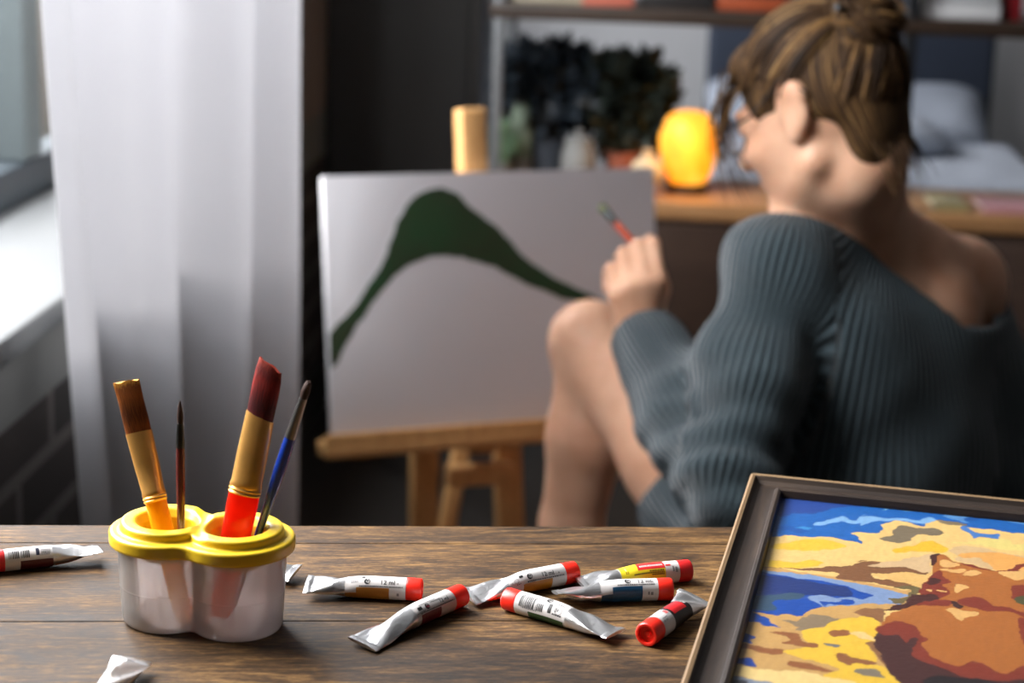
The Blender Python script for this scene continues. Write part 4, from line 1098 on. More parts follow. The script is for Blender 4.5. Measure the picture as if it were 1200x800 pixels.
b = MB(); b.box(-0.02, W_, 0.0, D_, SZ-0.034, SZ, 0.003); b.build('board', M_oak, su)
b = MB(); b.box(-0.02, W_, 0.0, D_, UZ-0.0, UZ+0.03, 0.003); b.build('upper_shelf', M_shelf, su)
mx_ = ony(1067, 60, SY0).x-SX0
for x in (0.0, mx_, W_-0.02):
    for y in (0.012, D_-0.012):
        b = MB(); w = 0.010 if x < 0.01 else 0.012
        b.box(x-w, x+w, y-0.011, y+0.011, 0.0, UZ+0.42, 0.002); b.build('post', M_post if x < 0.01 else M_postd, su)
b = MB(); b.box(0.015, W_-0.05, 0.012, D_-0.01, 0.10, SZ-0.036, 0.003); b.build('drawer_box', M_drawer, su)
for k in range(3):
    xa = 0.03+k*(W_-0.09)/3; xb = xa+(W_-0.09)/3-0.012
    b = MB(); b.box(xa, xb, -0.004, 0.011, 0.115, SZ-0.046, 0.003); dr = b.build('drawer', M_drawer, su)
    b = MB(); b.tube([((xa+xb)/2-0.05, -0.022, SZ-0.12), ((xa+xb)/2+0.05, -0.022, SZ-0.12)], 0.005, 8)
    for q in (-0.045, 0.045): b.tube([((xa+xb)/2+q, -0.022, SZ-0.12), ((xa+xb)/2+q, -0.004, SZ-0.12)], 0.004, 8)
    b.build('handle', M_postd, dr)

# ---- things on the board
def at_board(px, y): return Vector((ony(px, 220, y).x, y, SZ))
def salt_mat():
    m, nt, out = new_mat('glowing_salt')
    b = N(nt, 'ShaderNodeBsdfPrincipled', Roughness=0.5); b.inputs['Base Color'].default_value = srgb(240,150,60)
    tc = N(nt, 'ShaderNodeTexCoord'); nz = N(nt, 'ShaderNodeTexNoise', Scale=14.0, Detail=3.0); nt.links.new(tc.outputs['Object'], nz.inputs['Vector'])
    lw = N(nt, 'ShaderNodeLayerWeight', Blend=0.35)
    r = ramp(nt, [(0.30, srgb(240,112,6)), (0.5, srgb(252,150,18)), (0.75, srgb(255,196,76))]); nt.links.new(nz.outputs['Fac'], r.inputs['Fac'])
    nt.links.new(r.outputs['Color'], b.inputs['Emission Color'])
    b.inputs['Emission Strength'].default_value = 0.72
    bp = N(nt, 'ShaderNodeBump', Strength=0.4, Distance=0.006); nt.links.new(nz.outputs['Fac'], bp.inputs['Height']); nt.links.new(bp.outputs[0], b.inputs['Normal'])
    nt.links.new(b.outputs[0], out.inputs['Surface']); return m
M_salt = salt_mat(); M_base = plain('dark_lamp_base', srgb(54,34,24), 0.5, var=0.1)
p = at_board(804, 3.86); lamp = thing('salt_lamp', p, 'glowing orange salt lamp on the oak board beside the painter', 'lamp')
b = MB(); b.lathe([(0.040, 0), (0.044, 0.004), (0.044, 0.016), (0.038, 0.020)], 40); b.build('base', M_base, lamp)
b = MB(); n = 48; rings = []
for r_, z in ((0.034, 0.019), (0.043, 0.03), (0.052, 0.055), (0.0585, 0.085), (0.0600, 0.11), (0.056, 0.135), (0.047, 0.152), (0.034, 0.163), (0.018, 0.168), (0.004, 0.169)):
    rings.append([(r_*(1+0.03*math.sin(3*2*PI*k/n+z*40)+0.02*math.sin(5*2*PI*k/n+2))*math.cos(2*PI*k/n), r_*(1+0.03*math.cos(2*2*PI*k/n+z*30))*math.sin(2*PI*k/n), z) for k in range(n)])
b.loft(rings, True); b.build('lamp_shade', M_salt, lamp, angle=60)
light('salt_lamp_bulb', 'POINT', (p.x, p.y-0.12, p.z+0.12), (0,0,0), 0.35, (1.0, 0.55, 0.15), shadow_soft_size=0.05)

def leaf_mat(name, a, c): return plain(name, a, 0.55, var=0.25, scale=40)
M_leaf_navy = leaf_mat('blue_green_leaf', srgb(40,48,56), 0); M_leaf_dark = leaf_mat('dark_green_leaf', srgb(32,40,34), 0); M_leaf_mid = leaf_mat('cactus_green', srgb(92,120,92), 0); M_cactus2 = leaf_mat('pale_cactus_green', srgb(126,140,122), 0)
M_stem = plain('plant_stem', srgb(60,52,38), 0.7, var=0.15)
def leaves(mb, c, r, count, size, rg, up=0.2):
    c = Vector(c)
    for _ in range(count):
        v = Vector((rg.gauss(0,1), rg.gauss(0,1), rg.gauss(0,1))).normalized()*(rg.random()**0.4)
        q = c+Vector((v.x*r[0], v.y*r[1], v.z*r[2]))
        d = (v+Vector((0,0,up))+Vector((rg.gauss(0,.4), rg.gauss(0,.4), rg.gauss(0,.4)))).normalized()
        s_ = d.orthogonal().normalized(); s_ = (Matrix.Rotation(rg.random()*6, 3, d) @ s_); nn = d.cross(s_); L = size*rg.uniform(.7, 1.2); w = L*0.30
        P = [q, q+d*L*.35+s_*w+nn*L*.05, q+d*L*.35-s_*w+nn*L*.05, q+d*L*.35-nn*L*.03, q+d*L*.75+s_*w*.6-nn*L*.02, q+d*L*.75-s_*w*.6-nn*L*.02, q+d*L*.75-nn*L*.08, q+d*L-nn*L*.15]
        mb.add(P, [(0,1,3),(0,3,2),(1,4,6,3),(3,6,5,2),(4,7,6),(6,7,5)])
def potted(name, label, px, y, pot_prof, pot_mat, foliage, leafm, stems, pot='pot'):
    p = at_board(px, y); o = thing(name, p, label, 'potted plant'); h = pot_prof[-1][1]
    b = MB(); r = pot_prof[-1][0]
    b.lathe(pot_prof+[(r*0.86, h), (r*0.82, h-0.012), (0.004, h-0.012)], 36); b.build(pot, pot_mat, o)
    if stems:
        b = MB()
        for q in stems: b.tube([(q[0]*0.2, q[1]*0.2, h-0.015), (q[0]*0.7, q[1]*0.7, lerp(h, q[2], .5)), q], [0.005, 0.004, 0.0025], 7)
        b.build('stem', M_stem, o)
    b = MB(); rg = random.Random(px)
    for (c, rr, n_, s_) in foliage: leaves(b, c, rr, n_, s_, rg)
    b.build('foliage', leafm, o, smooth=False); return o
M_potgrey = plain('pale_concrete_pot', srgb(128,128,126), 0.7, var=0.06); M_terra = plain('terracotta', srgb(150,84,60), 0.75, var=0.1); M_potnavy = plain('slate_pot', srgb(64,72,82), 0.5, var=0.08)
k_ = 3.9/2200.0
potted('leafy_plant', 'bushy blue-green plant in slate pot left on the board behind the easel', 640, 3.95, [(0.036,0),(0.042,0.004),(0.048,0.085),(0.050,0.09)], M_potnavy,
       [((0.0,0,0.19),(0.10,0.07,0.075),420,0.055), ((-0.045,0,0.215),(0.055,0.05,0.05),160,0.05), ((0.06,0,0.20),(0.05,0.05,0.06),160,0.05)], M_leaf_navy, [(0,0,0.2),(-0.06,0,0.2),(0.06,0.0,0.2)])
potted('leafy_plant', 'tall dark green plant in terracotta pot next to the glowing lamp', 728, 3.92, [(0.026,0),(0.03,0.003),(0.037,0.056),(0.040,0.058),(0.040,0.072)], M_terra,
       [((0.015,0,0.18),(0.075,0.06,0.085),460,0.05), ((0.01,0,0.13),(0.065,0.05,0.05),200,0.05), ((-0.03,0,0.21),(0.05,0.04,0.04),120,0.05)], M_leaf_dark, [(0,0,0.2),(0.03,0,0.18),(-0.03,0,0.18)])
p = at_board(676, 3.86); o = thing('ceramic_jar', p, 'pale grey jar between the two leafy plants', 'jar')
b = MB(); b.lathe([(0.030,0),(0.034,0.004),(0.036,0.05),(0.034,0.075),(0.028,0.088),(0.027,0.094),(0.022,0.094),(0.021,0.085),(0.004,0.08)], 36); b.build('jar_body', M_potgrey, o)
b = MB(); b.lathe([(0.029,0.094),(0.030,0.098),(0.024,0.104),(0.006,0.107),(0.006,0.112),(0.009,0.117),(0.004,0.121)], 30); b.build('lid', M_potgrey, o)
def cactus(label, px, y, h, r, mat, arms):
    p = at_board(px, y); o = thing('cactus', p, label, 'cactus', None)
    b = MB(); b.lathe([(r*0.95,0),(r*1.0,0.003),(r*1.25,0.045),(r*1.3,0.05),(r*1.1,0.05),(r*1.05,0.042),(0.003,0.042)], 28); b.build('pot', M_potgrey, o)
    def col(mb, base, hh, rr, lean=(0,0)):
        rings = []; n = 40
        for i in range(15):
            t = i/14; q = rr*(1-max(0,(t-0.8)/0.2)**2*0.92)*(0.85+0.15*min(1, t*4))
            rings.append([(base[0]+lean[0]*t+q*(1+.10*math.cos(10*2*PI*k/n))*math.cos(2*PI*k/n), base[1]+lean[1]*t+q*(1+.10*math.cos(10*2*PI*k/n))*math.sin(2*PI*k/n), base[2]+hh*t) for k in range(n)])
        mb.loft(rings, True)
    b = MB(); col(b, (0,0,0.036), h-0.036, r)
    for (dx, z, hh) in arms: col(b, (dx, 0, z), hh, r*0.55); b.tube([(0,0,z+0.005),(dx*.6,0,z),(dx,0,z+0.015)], r*0.45, 10)
    b.build('cactus_body', mat, o)
cactus('small green cactus in a pale pot nearest the easel mast', 584, 3.84, 0.145, 0.020, M_leaf_mid, [(0.03,0.07,0.04)])
cactus('taller grey-green column cactus in a pale pot beside the small cactus', 609, 3.90, 0.185, 0.021, M_cactus2, [])
M_beige = plain('cream_stoneware', srgb(205,182,146), 0.6, var=0.05)
p = at_board(757, 3.80); b = MB()
b.lathe([(0.012,0),(0.014,0.004),(0.013,0.012),(0.022,0.018),(0.034,0.036),(0.036,0.052),(0.028,0.068),(0.012,0.078),(0.003,0.080)], 36)
o = thing('stone_vase', p, 'round cream bud vase left of the glowing lamp', 'vase'); b.build('vase_body', M_beige, o)
b = MB(); b.lathe([(0.010,0.078),(0.009,0.086),(0.013,0.092),(0.010,0.092),(0.006,0.086)], 20); b.build('neck', M_beige, o)

# ---- things on the upper shelf
def book(label, px, y, w, d, h, cover, flat=True, z=None, rz=0.0, grp='books on the upper shelf', zb=None):
    x = ony(px, 20, SY0+0.05).x; zz = UZ+0.03 if z is None else z
    o = thing('book', (x, y, zz), label, 'book', grp, rz)
    m = ink(*cover); b = MB(); t = 0.0025
    if flat:
        b.box(-w/2, w/2, -d/2, d/2, 0, t, 0.0008); b.box(-w/2, w/2, -d/2, d/2, h-t, h, 0.0008); b.box(-w/2, w/2, -d/2, -d/2+t, 0, h, 0.0008); b.build('cover', m, o)
        b = MB(); b.box(-w/2+0.004, w/2-0.004, -d/2+t+0.0002, d/2-0.004, t+0.0002, h-t-0.0002); b.build('pages', M_page, o, smooth=False)
    else:
        b.box(-w/2, -w/2+t, -d/2, d/2, 0, h, 0.0008); b.box(w/2-t, w/2, -d/2, d/2, 0, h, 0.0008); b.box(-w/2, w/2, -d/2, -d/2+t, 0, h, 0.0008); b.build('cover', m, o)
        b = MB(); b.box(-w/2+t+0.0002, w/2-t-0.0002, -d/2+t+0.0002, d/2-0.004, 0.004, h-0.004); b.build('pages', M_page, o, smooth=False)
    return zz+h
M_page = plain('paper', srgb(214,206,190), 0.8, var=0.05)
yb = SY0+0.13
zt = book('cream book lying flat, leftmost on the upper shelf', 645, yb, 0.16, 0.20, 0.016, (150,140,120))
zt = book('salmon red book lying flat on the upper shelf above the leafy plants', 712, yb-0.02, 0.10, 0.20, 0.03, (176,96,78))
zt = book('black book lying flat on the upper shelf above the lamp', 795, yb, 0.15, 0.20, 0.035, (36,34,34))
zt = book('rust orange book lying flat on the upper shelf, over the navy headboard', 882, yb, 0.16, 0.20, 0.028, (150,70,40))
book('dark navy book on top of the rust orange book', 882, yb, 0.15, 0.19, 0.02, (30,34,48), z=zt)
zt = book('white book at the bottom of the pale pile on the upper shelf', 1122, yb, 0.155, 0.21, 0.03, (196,196,196))
book('pale grey book on top of the pale pile on the upper shelf', 1122, yb, 0.15, 0.20, 0.03, (176,178,180), z=zt)
book('dark red upright book at the right end of the upper shelf', 1188, yb, 0.025, 0.17, 0.21, (130,28,34), flat=False)
p = Vector((ony(578, 4, SY0+0.08).x+0.005, SY0+0.09, UZ+0.03))
o = thing('white_bowl', p, 'small white bowl at the left end of the upper shelf', 'bowl')
b = MB(); b.lathe([(0.014,0),(0.016,0.002),(0.026,0.012),(0.034,0.03),(0.036,0.042),(0.0345,0.042),(0.032,0.03),(0.024,0.014),(0.003,0.006)], 36); b.build('bowl_body', M_white, o)
# books lying on the oak board at the right
def bbook(label, px, y, w, d, h, cover, z=None, rz=0.0):
    x = ony(px, 240, y).x; zz = SZ if z is None else z; o = thing('book', (x, y, zz), label, 'book', 'books on the oak board', rz); b = MB(); t = 0.002
    b.box(-w/2, w/2, -d/2, d/2, 0, t, 0.0008); b.box(-w/2, w/2, -d/2, d/2, h-t, h, 0.0008); b.box(-w/2, w/2, -d/2, -d/2+t, 0, h, 0.0008); b.build('cover', ink(*cover), o)
    b = MB(); b.box(-w/2+0.004, w/2-0.004, -d/2+t+0.0002, d/2-0.004, t+0.0002, h-t-0.0002); b.build('pages', M_page, o, smooth=False)
bbook('slim dusty pink book lying on the oak board at the right edge', 1192, SY0+0.11, 0.16, 0.15, 0.012, (168,120,124))
bbook('slim olive yellow book lying on the oak board behind the bare shoulder', 1108, SY0+0.12, 0.07, 0.16, 0.012, (150,138,96))

# ================================================================== bed
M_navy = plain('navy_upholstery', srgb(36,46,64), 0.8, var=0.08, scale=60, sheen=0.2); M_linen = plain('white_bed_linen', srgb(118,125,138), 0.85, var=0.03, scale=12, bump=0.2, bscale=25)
bx0, bx1, by0, by1 = 0.22, 1.20, 4.55, 6.50
bed = thing('bed', ((bx0+bx1)/2, (by0+by1)/2, 0), 'double bed with navy headboard and rumpled pale grey bedding beyond the shelves', 'bed')
ox, oy = (bx0+bx1)/2, (by0+by1)/2
b = MB(); b.box(bx0-ox, bx1-ox, by0-oy, by1-oy, 0.06, 0.14, 0.01); b.build('bed_frame', M_drawer, bed)
for x in (bx0+.06, bx1-.06):
    for y in (by0+.06, by1-.06): b = MB(); b.box(x-ox-.025, x-ox+.025, y-oy-.025, y-oy+.025, 0, 0.06, 0.003); b.build('leg', M_drawer, bed)
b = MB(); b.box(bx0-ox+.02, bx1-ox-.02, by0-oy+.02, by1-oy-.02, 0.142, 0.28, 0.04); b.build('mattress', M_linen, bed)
hx0, hx1 = ony(828, 60, 6.6).x, ony(1163, 60, 6.6).x
b = MB(); b.box(hx0-ox, hx1-ox, by1-oy+0.005, by1-oy+0.085, 0.0, 0.98, 0.03); b.build('headboard', M_navy, bed)
# duvet: a thick rumpled sheet
b = MB(); n1, n2 = 60, 80; top = []; P = []
for j in range(n2+1):
    for i in range(n1+1):
        u, v = i/n1, j/n2; x = lerp(bx0-.04, bx1+.04, u)-ox; y = lerp(by0-.03, by1-.55, v)-oy
        e = min(u, 1-u)*n1/n1; edge = smooth01(min(u, 1-u)/0.06)*smooth01(v/0.04)
        z = 0.19+0.13*edge+0.022*edge*(mnoise.noise(Vector((x*3, y*2.4, 1)))+0.5*mnoise.noise(Vector((x*8, y*6, 4))))
        P.append((x, y, z))
fs = [(j*(n1+1)+i, j*(n1+1)+i+1, (j+1)*(n1+1)+i+1, (j+1)*(n1+1)+i) for j in range(n2) for i in range(n1)]
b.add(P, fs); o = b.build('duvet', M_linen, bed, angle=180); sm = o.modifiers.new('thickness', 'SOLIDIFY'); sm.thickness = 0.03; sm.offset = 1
def pillow(label, x, y, z, w, d, h, tilt_, rz, mat):
    b = MB(); n1 = 28; P = []; 
    for s_ in (1, -1):
        for j in range(n1+1):
            for i in range(n1+1):
                u, v = 2*i/n1-1, 2*j/n1-1
                k = max(0, (1-u**4))*max(0, (1-v**4)); pin = 1-0.07*(u*u*v*v)
                P.append((u*w/2*pin*(1-0.05*(1-abs(v))), v*d/2*pin*(1-0.05*(1-abs(u))), s_*h/2*(k**0.55)*(1+0.12*mnoise.noise(Vector((u*2, v*2, z*9+x))))))
    m_ = (n1+1)**2; fs = []
    for s_ in (0, 1):
        for j in range(n1):
            for i in range(n1):
                a = s_*m_+j*(n1+1)+i; q = (a, a+1, a+n1+2, a+n1+1); fs.append(q if s_ == 0 else tuple(reversed(q)))
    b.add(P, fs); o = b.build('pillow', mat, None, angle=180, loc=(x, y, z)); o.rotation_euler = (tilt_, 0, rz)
    bm_ = o.data; return tag(o, label, 'pillow', 'pillows on the bed')
pillow('pale pillow propped against the left half of the navy headboard', 0.47, 6.26, 0.395, 0.46, 0.36, 0.15, R_(22), 0.05, M_linen)
pillow('pale pillow propped against the right half of the navy headboard', 0.94, 6.24, 0.395, 0.46, 0.38, 0.15, R_(20), -0.06, M_linen)
pillow('grey-white pillow lying flat in front of the propped pillows', 0.70, 5.80, 0.385, 0.52, 0.34, 0.13, R_(6), 0.1, M_linen)
# ================================================================== the painter
def skin_mat():
    m, nt, out = new_mat('skin')
    b = N(nt, 'ShaderNodeBsdfPrincipled', Roughness=0.48); b.inputs['Specular IOR Level'].default_value = 0.35
    tc = N(nt, 'ShaderNodeTexCoord'); nz = N(nt, 'ShaderNodeTexNoise', Scale=22.0, Detail=4.0); nt.links.new(tc.outputs['Object'], nz.inputs['Vector'])
    r = ramp(nt, [(0.3, srgb(216,160,128)), (0.7, srgb(236,188,156))]); nt.links.new(nz.outputs['Fac'], r.inputs['Fac']); nt.links.new(r.outputs['Color'], b.inputs['Base Color'])
    b.inputs['Subsurface Weight'].default_value = 0.12; b.inputs['Subsurface Radius'].default_value = (1.0, 0.35, 0.2); b.inputs['Subsurface Scale'].default_value = 0.008
    n2 = N(nt, 'ShaderNodeTexNoise', Scale=500.0); nt.links.new(tc.outputs['Object'], n2.inputs['Vector'])
    bp = N(nt, 'ShaderNodeBump', Strength=0.06, Distance=0.001); nt.links.new(n2.outputs['Fac'], bp.inputs['Height']); nt.links.new(bp.outputs[0], b.inputs['Normal'])
    nt.links.new(b.outputs[0], out.inputs['Surface']); return m
M_skin = skin_mat()
def A3(v): return np.array(v, float)
# joints (world)
NECK = A3(ony(1012, 232, 2.225)); LSH = A3(ony(915, 312, 2.13)); RSH = A3(ony(1128, 330, 2.33))
LEL = A3(ony(852, 560, 2.03)); LWR = A3(ony(748, 388, 2.21))
LHIP = A3((0.185, 2.27, 0.285)); RHIP = A3((0.36, 2.40, 0.285))
LKN = A3(ony(694, 402, 2.52)); LAN = A3((LKN[0]-0.035, LKN[1]+0.0, 0.095))
RKN = A3((0.21, 2.76, 0.49)); RAN = A3((0.13, 2.86, 0.095))
REL = A3((RSH[0]+0.055, RSH[1]+0.0, RSH[2]-0.265)); RWR = A3((0.28, 2.60, 0.45))
th = R_(56); fh = A3((-math.sin(th), math.cos(th), 0)); pit = R_(22); UP = A3((0,0,1))
hf = fh*math.cos(pit)-UP*math.sin(pit); hu = fh*math.sin(pit)+UP*math.cos(pit); hl = np.cross(hu, hf)
HC = A3(ony(962, 130, 2.15))                          # head centre
def H(f, l, u): return HC+hf*f+hl*l+hu*u
tth = R_(36); tf = A3((-math.sin(tth), math.cos(tth), 0)); tl_ = A3((-math.cos(tth), -math.sin(tth), 0))   # torso forward / left
PEL = (LHIP+RHIP)/2+A3((0,0,0.03)); CH = (LSH+RSH)/2+A3((0,0,-0.11))-tf*0.0; WA = PEL*0.5+CH*0.5-tf*0.035

lo = (-0.16, 1.90, 0.0); hi = (0.62, 3.02, 1.02)
bd = Field(lo, hi, 0.0044)
# torso
tu = CH-PEL; tu /= np.linalg.norm(tu)
bd.ell(CH, (0.082, 0.135, 0.15), [tf, tl_, tu], 0.02)
bd.ell(WA, (0.078, 0.112, 0.13), [tf, tl_, tu], 0.04)
bd.ell(PEL, (0.095, 0.155, 0.10), [tf, tl_, UP], 0.04)
# shoulders, shoulder blades, spine furrow
bd.cap(NECK+A3((0,0,-0.035)), LSH, 0.042, 0.046, 0.04); bd.cap(NECK+A3((0,0,-0.035)), RSH, 0.042, 0.047, 0.04)
bd.ell(RSH+A3((0,0,-0.006)), (0.050, 0.050, 0.056), None, 0.03); bd.ell(LSH, (0.048, 0.048, 0.055), None, 0.03)
for s_ in (1, -1): bd.ell(CH-tf*0.060+tl_*0.075*s_+UP*0.045, (0.024, 0.045, 0.065), [tf, tl_, tu], 0.03)
bd.ell(CH-tf*0.088+UP*0.05, (0.012, 0.012, 0.09), [tf, tl_, tu], 0.03, 'sub')
# neck
bd.cap(NECK+A3((0,0,-0.03)), H(-0.025, 0, -0.075), 0.051, 0.050, 0.03)
bd.cap(NECK-tf*0.012+A3((0,0,0.0)), H(-0.055, 0, -0.06), 0.030, 0.034, 0.025)
# head
bd.ell(H(-0.008, 0, 0.018), (0.094, 0.073, 0.092), [hf, hl, hu], 0.02)
bd.ell(H(0.030, 0, -0.045), (0.062, 0.058, 0.066), [hf, hl, hu], 0.03)
bd.ell(H(0.066, 0, -0.094), (0.020, 0.023, 0.016), [hf, hl, hu], 0.025)         # chin
for s_ in (1, -1):
    bd.cap(H(0.062, 0.012*s_, -0.094), H(-0.008, 0.057*s_, -0.056), 0.011, 0.014, 0.02)   # jaw
    bd.ell(H(0.062, 0.040*s_, -0.028), (0.020, 0.018, 0.016), [hf, hl, hu], 0.02)         # cheek
    bd.ell(H(0.090, 0.032*s_, 0.006), (0.018, 0.016, 0.011), [hf, hl, hu], 0.012, 'sub')  # eye socket
    bd.ell(H(0.079, 0.031*s_, 0.004), (0.0125, 0.0125, 0.0115), [hf, hl, hu], 0.004)      # eye
    bd.cap(H(0.091, 0.010*s_, 0.022), H(0.080, 0.046*s_, 0.022), 0.006, 0.005, 0.012)     # brow
    bd.ell(H(0.104, 0.009*s_, -0.036), (0.008, 0.007, 0.006), [hf, hl, hu], 0.006)        # nostril wing
    # ear
    bd.ell(H(-0.010, 0.076*s_, 0.008), (0.021, 0.008, 0.034), [hf*0.97-hl*0.25*s_, hl*0.97*1.0+hf*0.25*s_, hu], 0.008)
    bd.ell(H(-0.013, 0.080*s_, 0.022), (0.017, 0.007, 0.013), [hf, hl, hu], 0.008)
    bd.ell(H(-0.003, 0.0875*s_, 0.008), (0.011, 0.007, 0.019), [hf, hl, hu], 0.006, 'sub')
    bd.ell(H(-0.002, 0.073*s_, -0.024), (0.009, 0.006, 0.010), [hf, hl, hu], 0.006)
bd.cap(H(0.090, 0, 0.010), H(0.112, 0, -0.030), 0.007, 0.010, 0.010)                      # nose
bd.ell(H(0.089, 0, -0.062), (0.010, 0.021, 0.005), [hf, hl, hu], 0.004); bd.ell(H(0.086, 0, -0.070), (0.010, 0.018, 0.006), [hf, hl, hu], 0.003)
# arms under the sweater
bd.chain([LSH, LEL], [0.043, 0.036], 0.02); bd.chain([LEL, LEL*0.65+LWR*0.35, LWR], [0.036, 0.036, 0.026], 0.015)
bd.chain([RSH, REL], [0.045, 0.036], 0.02); bd.chain([REL, REL*0.65+RWR*0.35, RWR], [0.036, 0.035, 0.025], 0.015)
# legs
def leg(hip, kn, an, out_):
    bd.chain([hip, hip*0.55+kn*0.45, kn], [0.086, 0.070, 0.053], 0.03)
    ax = an-kn; ax /= np.linalg.norm(ax); tdir_ = kn-hip; fw = tdir_-ax*(tdir_@ax); fw /= np.linalg.norm(fw)
    bd.ell(kn+fw*0.012, (0.047, 0.047, 0.05), None, 0.03)
    calf = kn*0.68+an*0.32-fw*0.016
    bd.chain([kn, calf, kn*0.35+an*0.65-fw*0.006, an], [0.048, 0.055, 0.042, 0.032], 0.02)
    # foot on the floor
    ff = A3((fw[0], fw[1], 0)); ff /= np.linalg.norm(ff); sd_ = np.cross(ff, UP)
    heel = an-ff*0.035+UP*(0.030-an[2]); ball = an+ff*0.115+UP*(0.024-an[2])
    bd.cap(an, heel, 0.034, 0.029, 0.02); bd.cap(an+ff*0.02, ball, 0.036, 0.024, 0.02); bd.cap(heel, ball, 0.026, 0.023, 0.02)
    for i, q in enumerate((-0.030, -0.014, 0.0, 0.013, 0.025)):
        s2 = q*out_; L = 0.045-0.006*abs(i-0.5); r = 0.0125 if i == 0 else 0.0085
        a = ball+sd_*s2+UP*(-0.008); bd.cap(a, a+ff*L+UP*(-0.004), r, r*0.95, 0.006)
leg(LHIP, LKN, LAN, 1.0); leg(RHIP, RKN, RAN, -1.0)
# left hand holding the brush: back of the hand to the viewer, thumb and index pinching beyond it
def W(px, py, y): return A3(ony(px, py, y))
bd.cap(LWR, W(747,372,2.206), 0.026, 0.027, 0.012)
MC = [W(771,330,2.198), W(755,331,2.190), W(738,336,2.187), W(722,346,2.190)]
PP = [W(765,284,2.238), W(748,287,2.236), W(731,296,2.230), W(716,314,2.222)]
for i in range(4):
    r = (0.0098, 0.0100, 0.0096, 0.0088)[i]
    w0 = LWR+(MC[i]-LWR)*0.25; bd.cap(w0, MC[i], 0.0165, 0.0118, 0.014)
fa_ = A3((0,1,0)); TIPS = {}
for i in range(4):
    r = (0.0092, 0.0094, 0.0090, 0.0080)[i]; L = (0.026, 0.030, 0.027, 0.021)[i]
    m3 = PP[i]+fa_*L*0.92+UP*(-L*(0.10, 0.30, 0.40, 0.45)[i])+A3((-0.004,0,0))
    if i == 0: t3 = m3+fa_*0.008+UP*(-0.017)+A3((-0.006,0,0))
    else: t3 = m3-fa_*0.006*(i-0.5)+UP*(-0.019)
    bd.cap(MC[i], PP[i], r*1.12, r, 0.004); bd.cap(PP[i], m3, r, r*0.92, 0.003); bd.cap(m3, t3, r*0.92, r*0.80, 0.003); TIPS[i] = (PP[i], m3, t3)
tb0 = W(765,368,2.212); tb1 = W(776,338,2.238); tb3 = TIPS[0][2]+A3((0.006,0.004,-0.013)); tb2 = tb1*0.45+tb3*0.55+A3((0.006,0,0))
bd.cap(tb0, tb1, 0.0140, 0.0115, 0.008); bd.cap(tb1, tb2, 0.0112, 0.0100, 0.004); bd.cap(tb2, tb3, 0.0100, 0.0082, 0.004)
# right hand resting on the right knee side
rd = RKN-RWR; rd = rd/np.linalg.norm(rd); rn = A3((0,0,1))-rd*rd[2]; rn /= np.linalg.norm(rn); rt = np.cross(rd, rn)
bd.ell(RWR+rd*0.045, (0.045, 0.036, 0.015), [rd, rt, rn], 0.014)
for i, (t, L) in enumerate(((0.028, 0.070), (0.010, 0.076), (-0.009, 0.071), (-0.026, 0.056))):
    k = RWR+rd*0.085+rt*t; m1 = k+rd*L*0.5-rn*0.008; m2 = m1+rd*L*0.32-rn*0.020; m3 = m2+rd*L*0.18-rn*0.018
    bd.cap(k-rd*0.03, k, 0.010, 0.0095, 0.006); bd.cap(k, m1, 0.0092, 0.0085, 0.003); bd.cap(m1, m2, 0.0085, 0.0078, 0.003); bd.cap(m2, m3, 0.0078, 0.0068, 0.003)
k = RWR+rd*0.03+rt*0.03; bd.cap(k, k+rd*0.03+rt*0.022, 0.012, 0.0105, 0.008); bd.cap(k+rd*0.03+rt*0.022, k+rd*0.060+rt*0.026-rn*0.008, 0.0105, 0.0085, 0.004)

V, Q = bd.surface(2)
root = A3((PEL[0], PEL[1], 0.0))
painter = thing('person', root, 'person seen from behind in off-shoulder charcoal sweater, painting with raised left hand', 'person')
body = mesh_obj('body', V-root, Q, M_skin, painter)

# ---- sweater: a loose shell over torso and arms, cut open at neck, cuffs and hem
sw = Field((-0.10, 1.86, 0.16), (0.66, 2.86, 0.86), 0.0046)
HEM = PEL+A3((0,0,-0.02))
def torso_sw(S, g=0.0, k=0.05):
    S.ell(CH+A3((0,0,0.015)), (0.112+g, 0.150+g, 0.155+g), [tf, tl_, tu], k)
    S.ell(CH*0.5+WA*0.5-tf*0.005, (0.125+g, 0.168+g, 0.16+g), [tf, tl_, tu], k)
    S.ell(WA+A3((0,0,-0.01)), (0.128+g, 0.176+g, 0.15+g), [tf, tl_, UP], k)
    S.ell(PEL+A3((0,0,0.02)), (0.142+g, 0.196+g, 0.14+g), [tf, tl_, UP], k)
    S.chain([NECK+A3((0,0,-0.06))+tl_*0.07, LSH+A3((0,0,0.002))], [0.048+g, 0.052+g], 0.03)
torso_sw(sw)
g_ = 0.016
sw.ell(CH, (0.082+g_, 0.135+g_, 0.15+g_), [tf, tl_, tu], 0.03)
for s_ in (1, -1): sw.ell(CH-tf*0.060+tl_*0.075*s_+UP*0.045, (0.024+g_, 0.045+g_, 0.065+g_), [tf, tl_, tu], 0.03)
for q, r_q in ((LSH, 0.053), (RSH, 0.047+g_)): sw.cap(NECK+A3((0,0,-0.035)), q, 0.040+g_, r_q, 0.03)
sw.cap(LSH+A3((0,0,-0.02)), CH-tf*0.05+tl_*0.06, 0.060, 0.06, 0.05)
fm = LEL*0.55+LWR*0.45
sw.chain([LSH, LSH*0.5+LEL*0.5+tl_*0.008, LEL+A3((0.004,0,0.0))], [0.054, 0.060, 0.060], 0.025)
sw.chain([LEL, fm, LEL*0.12+LWR*0.88], [0.062, 0.058, 0.047], 0.02)
sw.chain([LEL*0.14+LWR*0.86, LEL*0.02+LWR*0.98], [0.043, 0.041], 0.008)
sw.chain([RSH+A3((0.010,0.0,-0.055)), RSH*0.4+REL*0.6+A3((0.014,0,0)), REL+A3((0.008,0,0))], [0.060, 0.066, 0.064], 0.03)
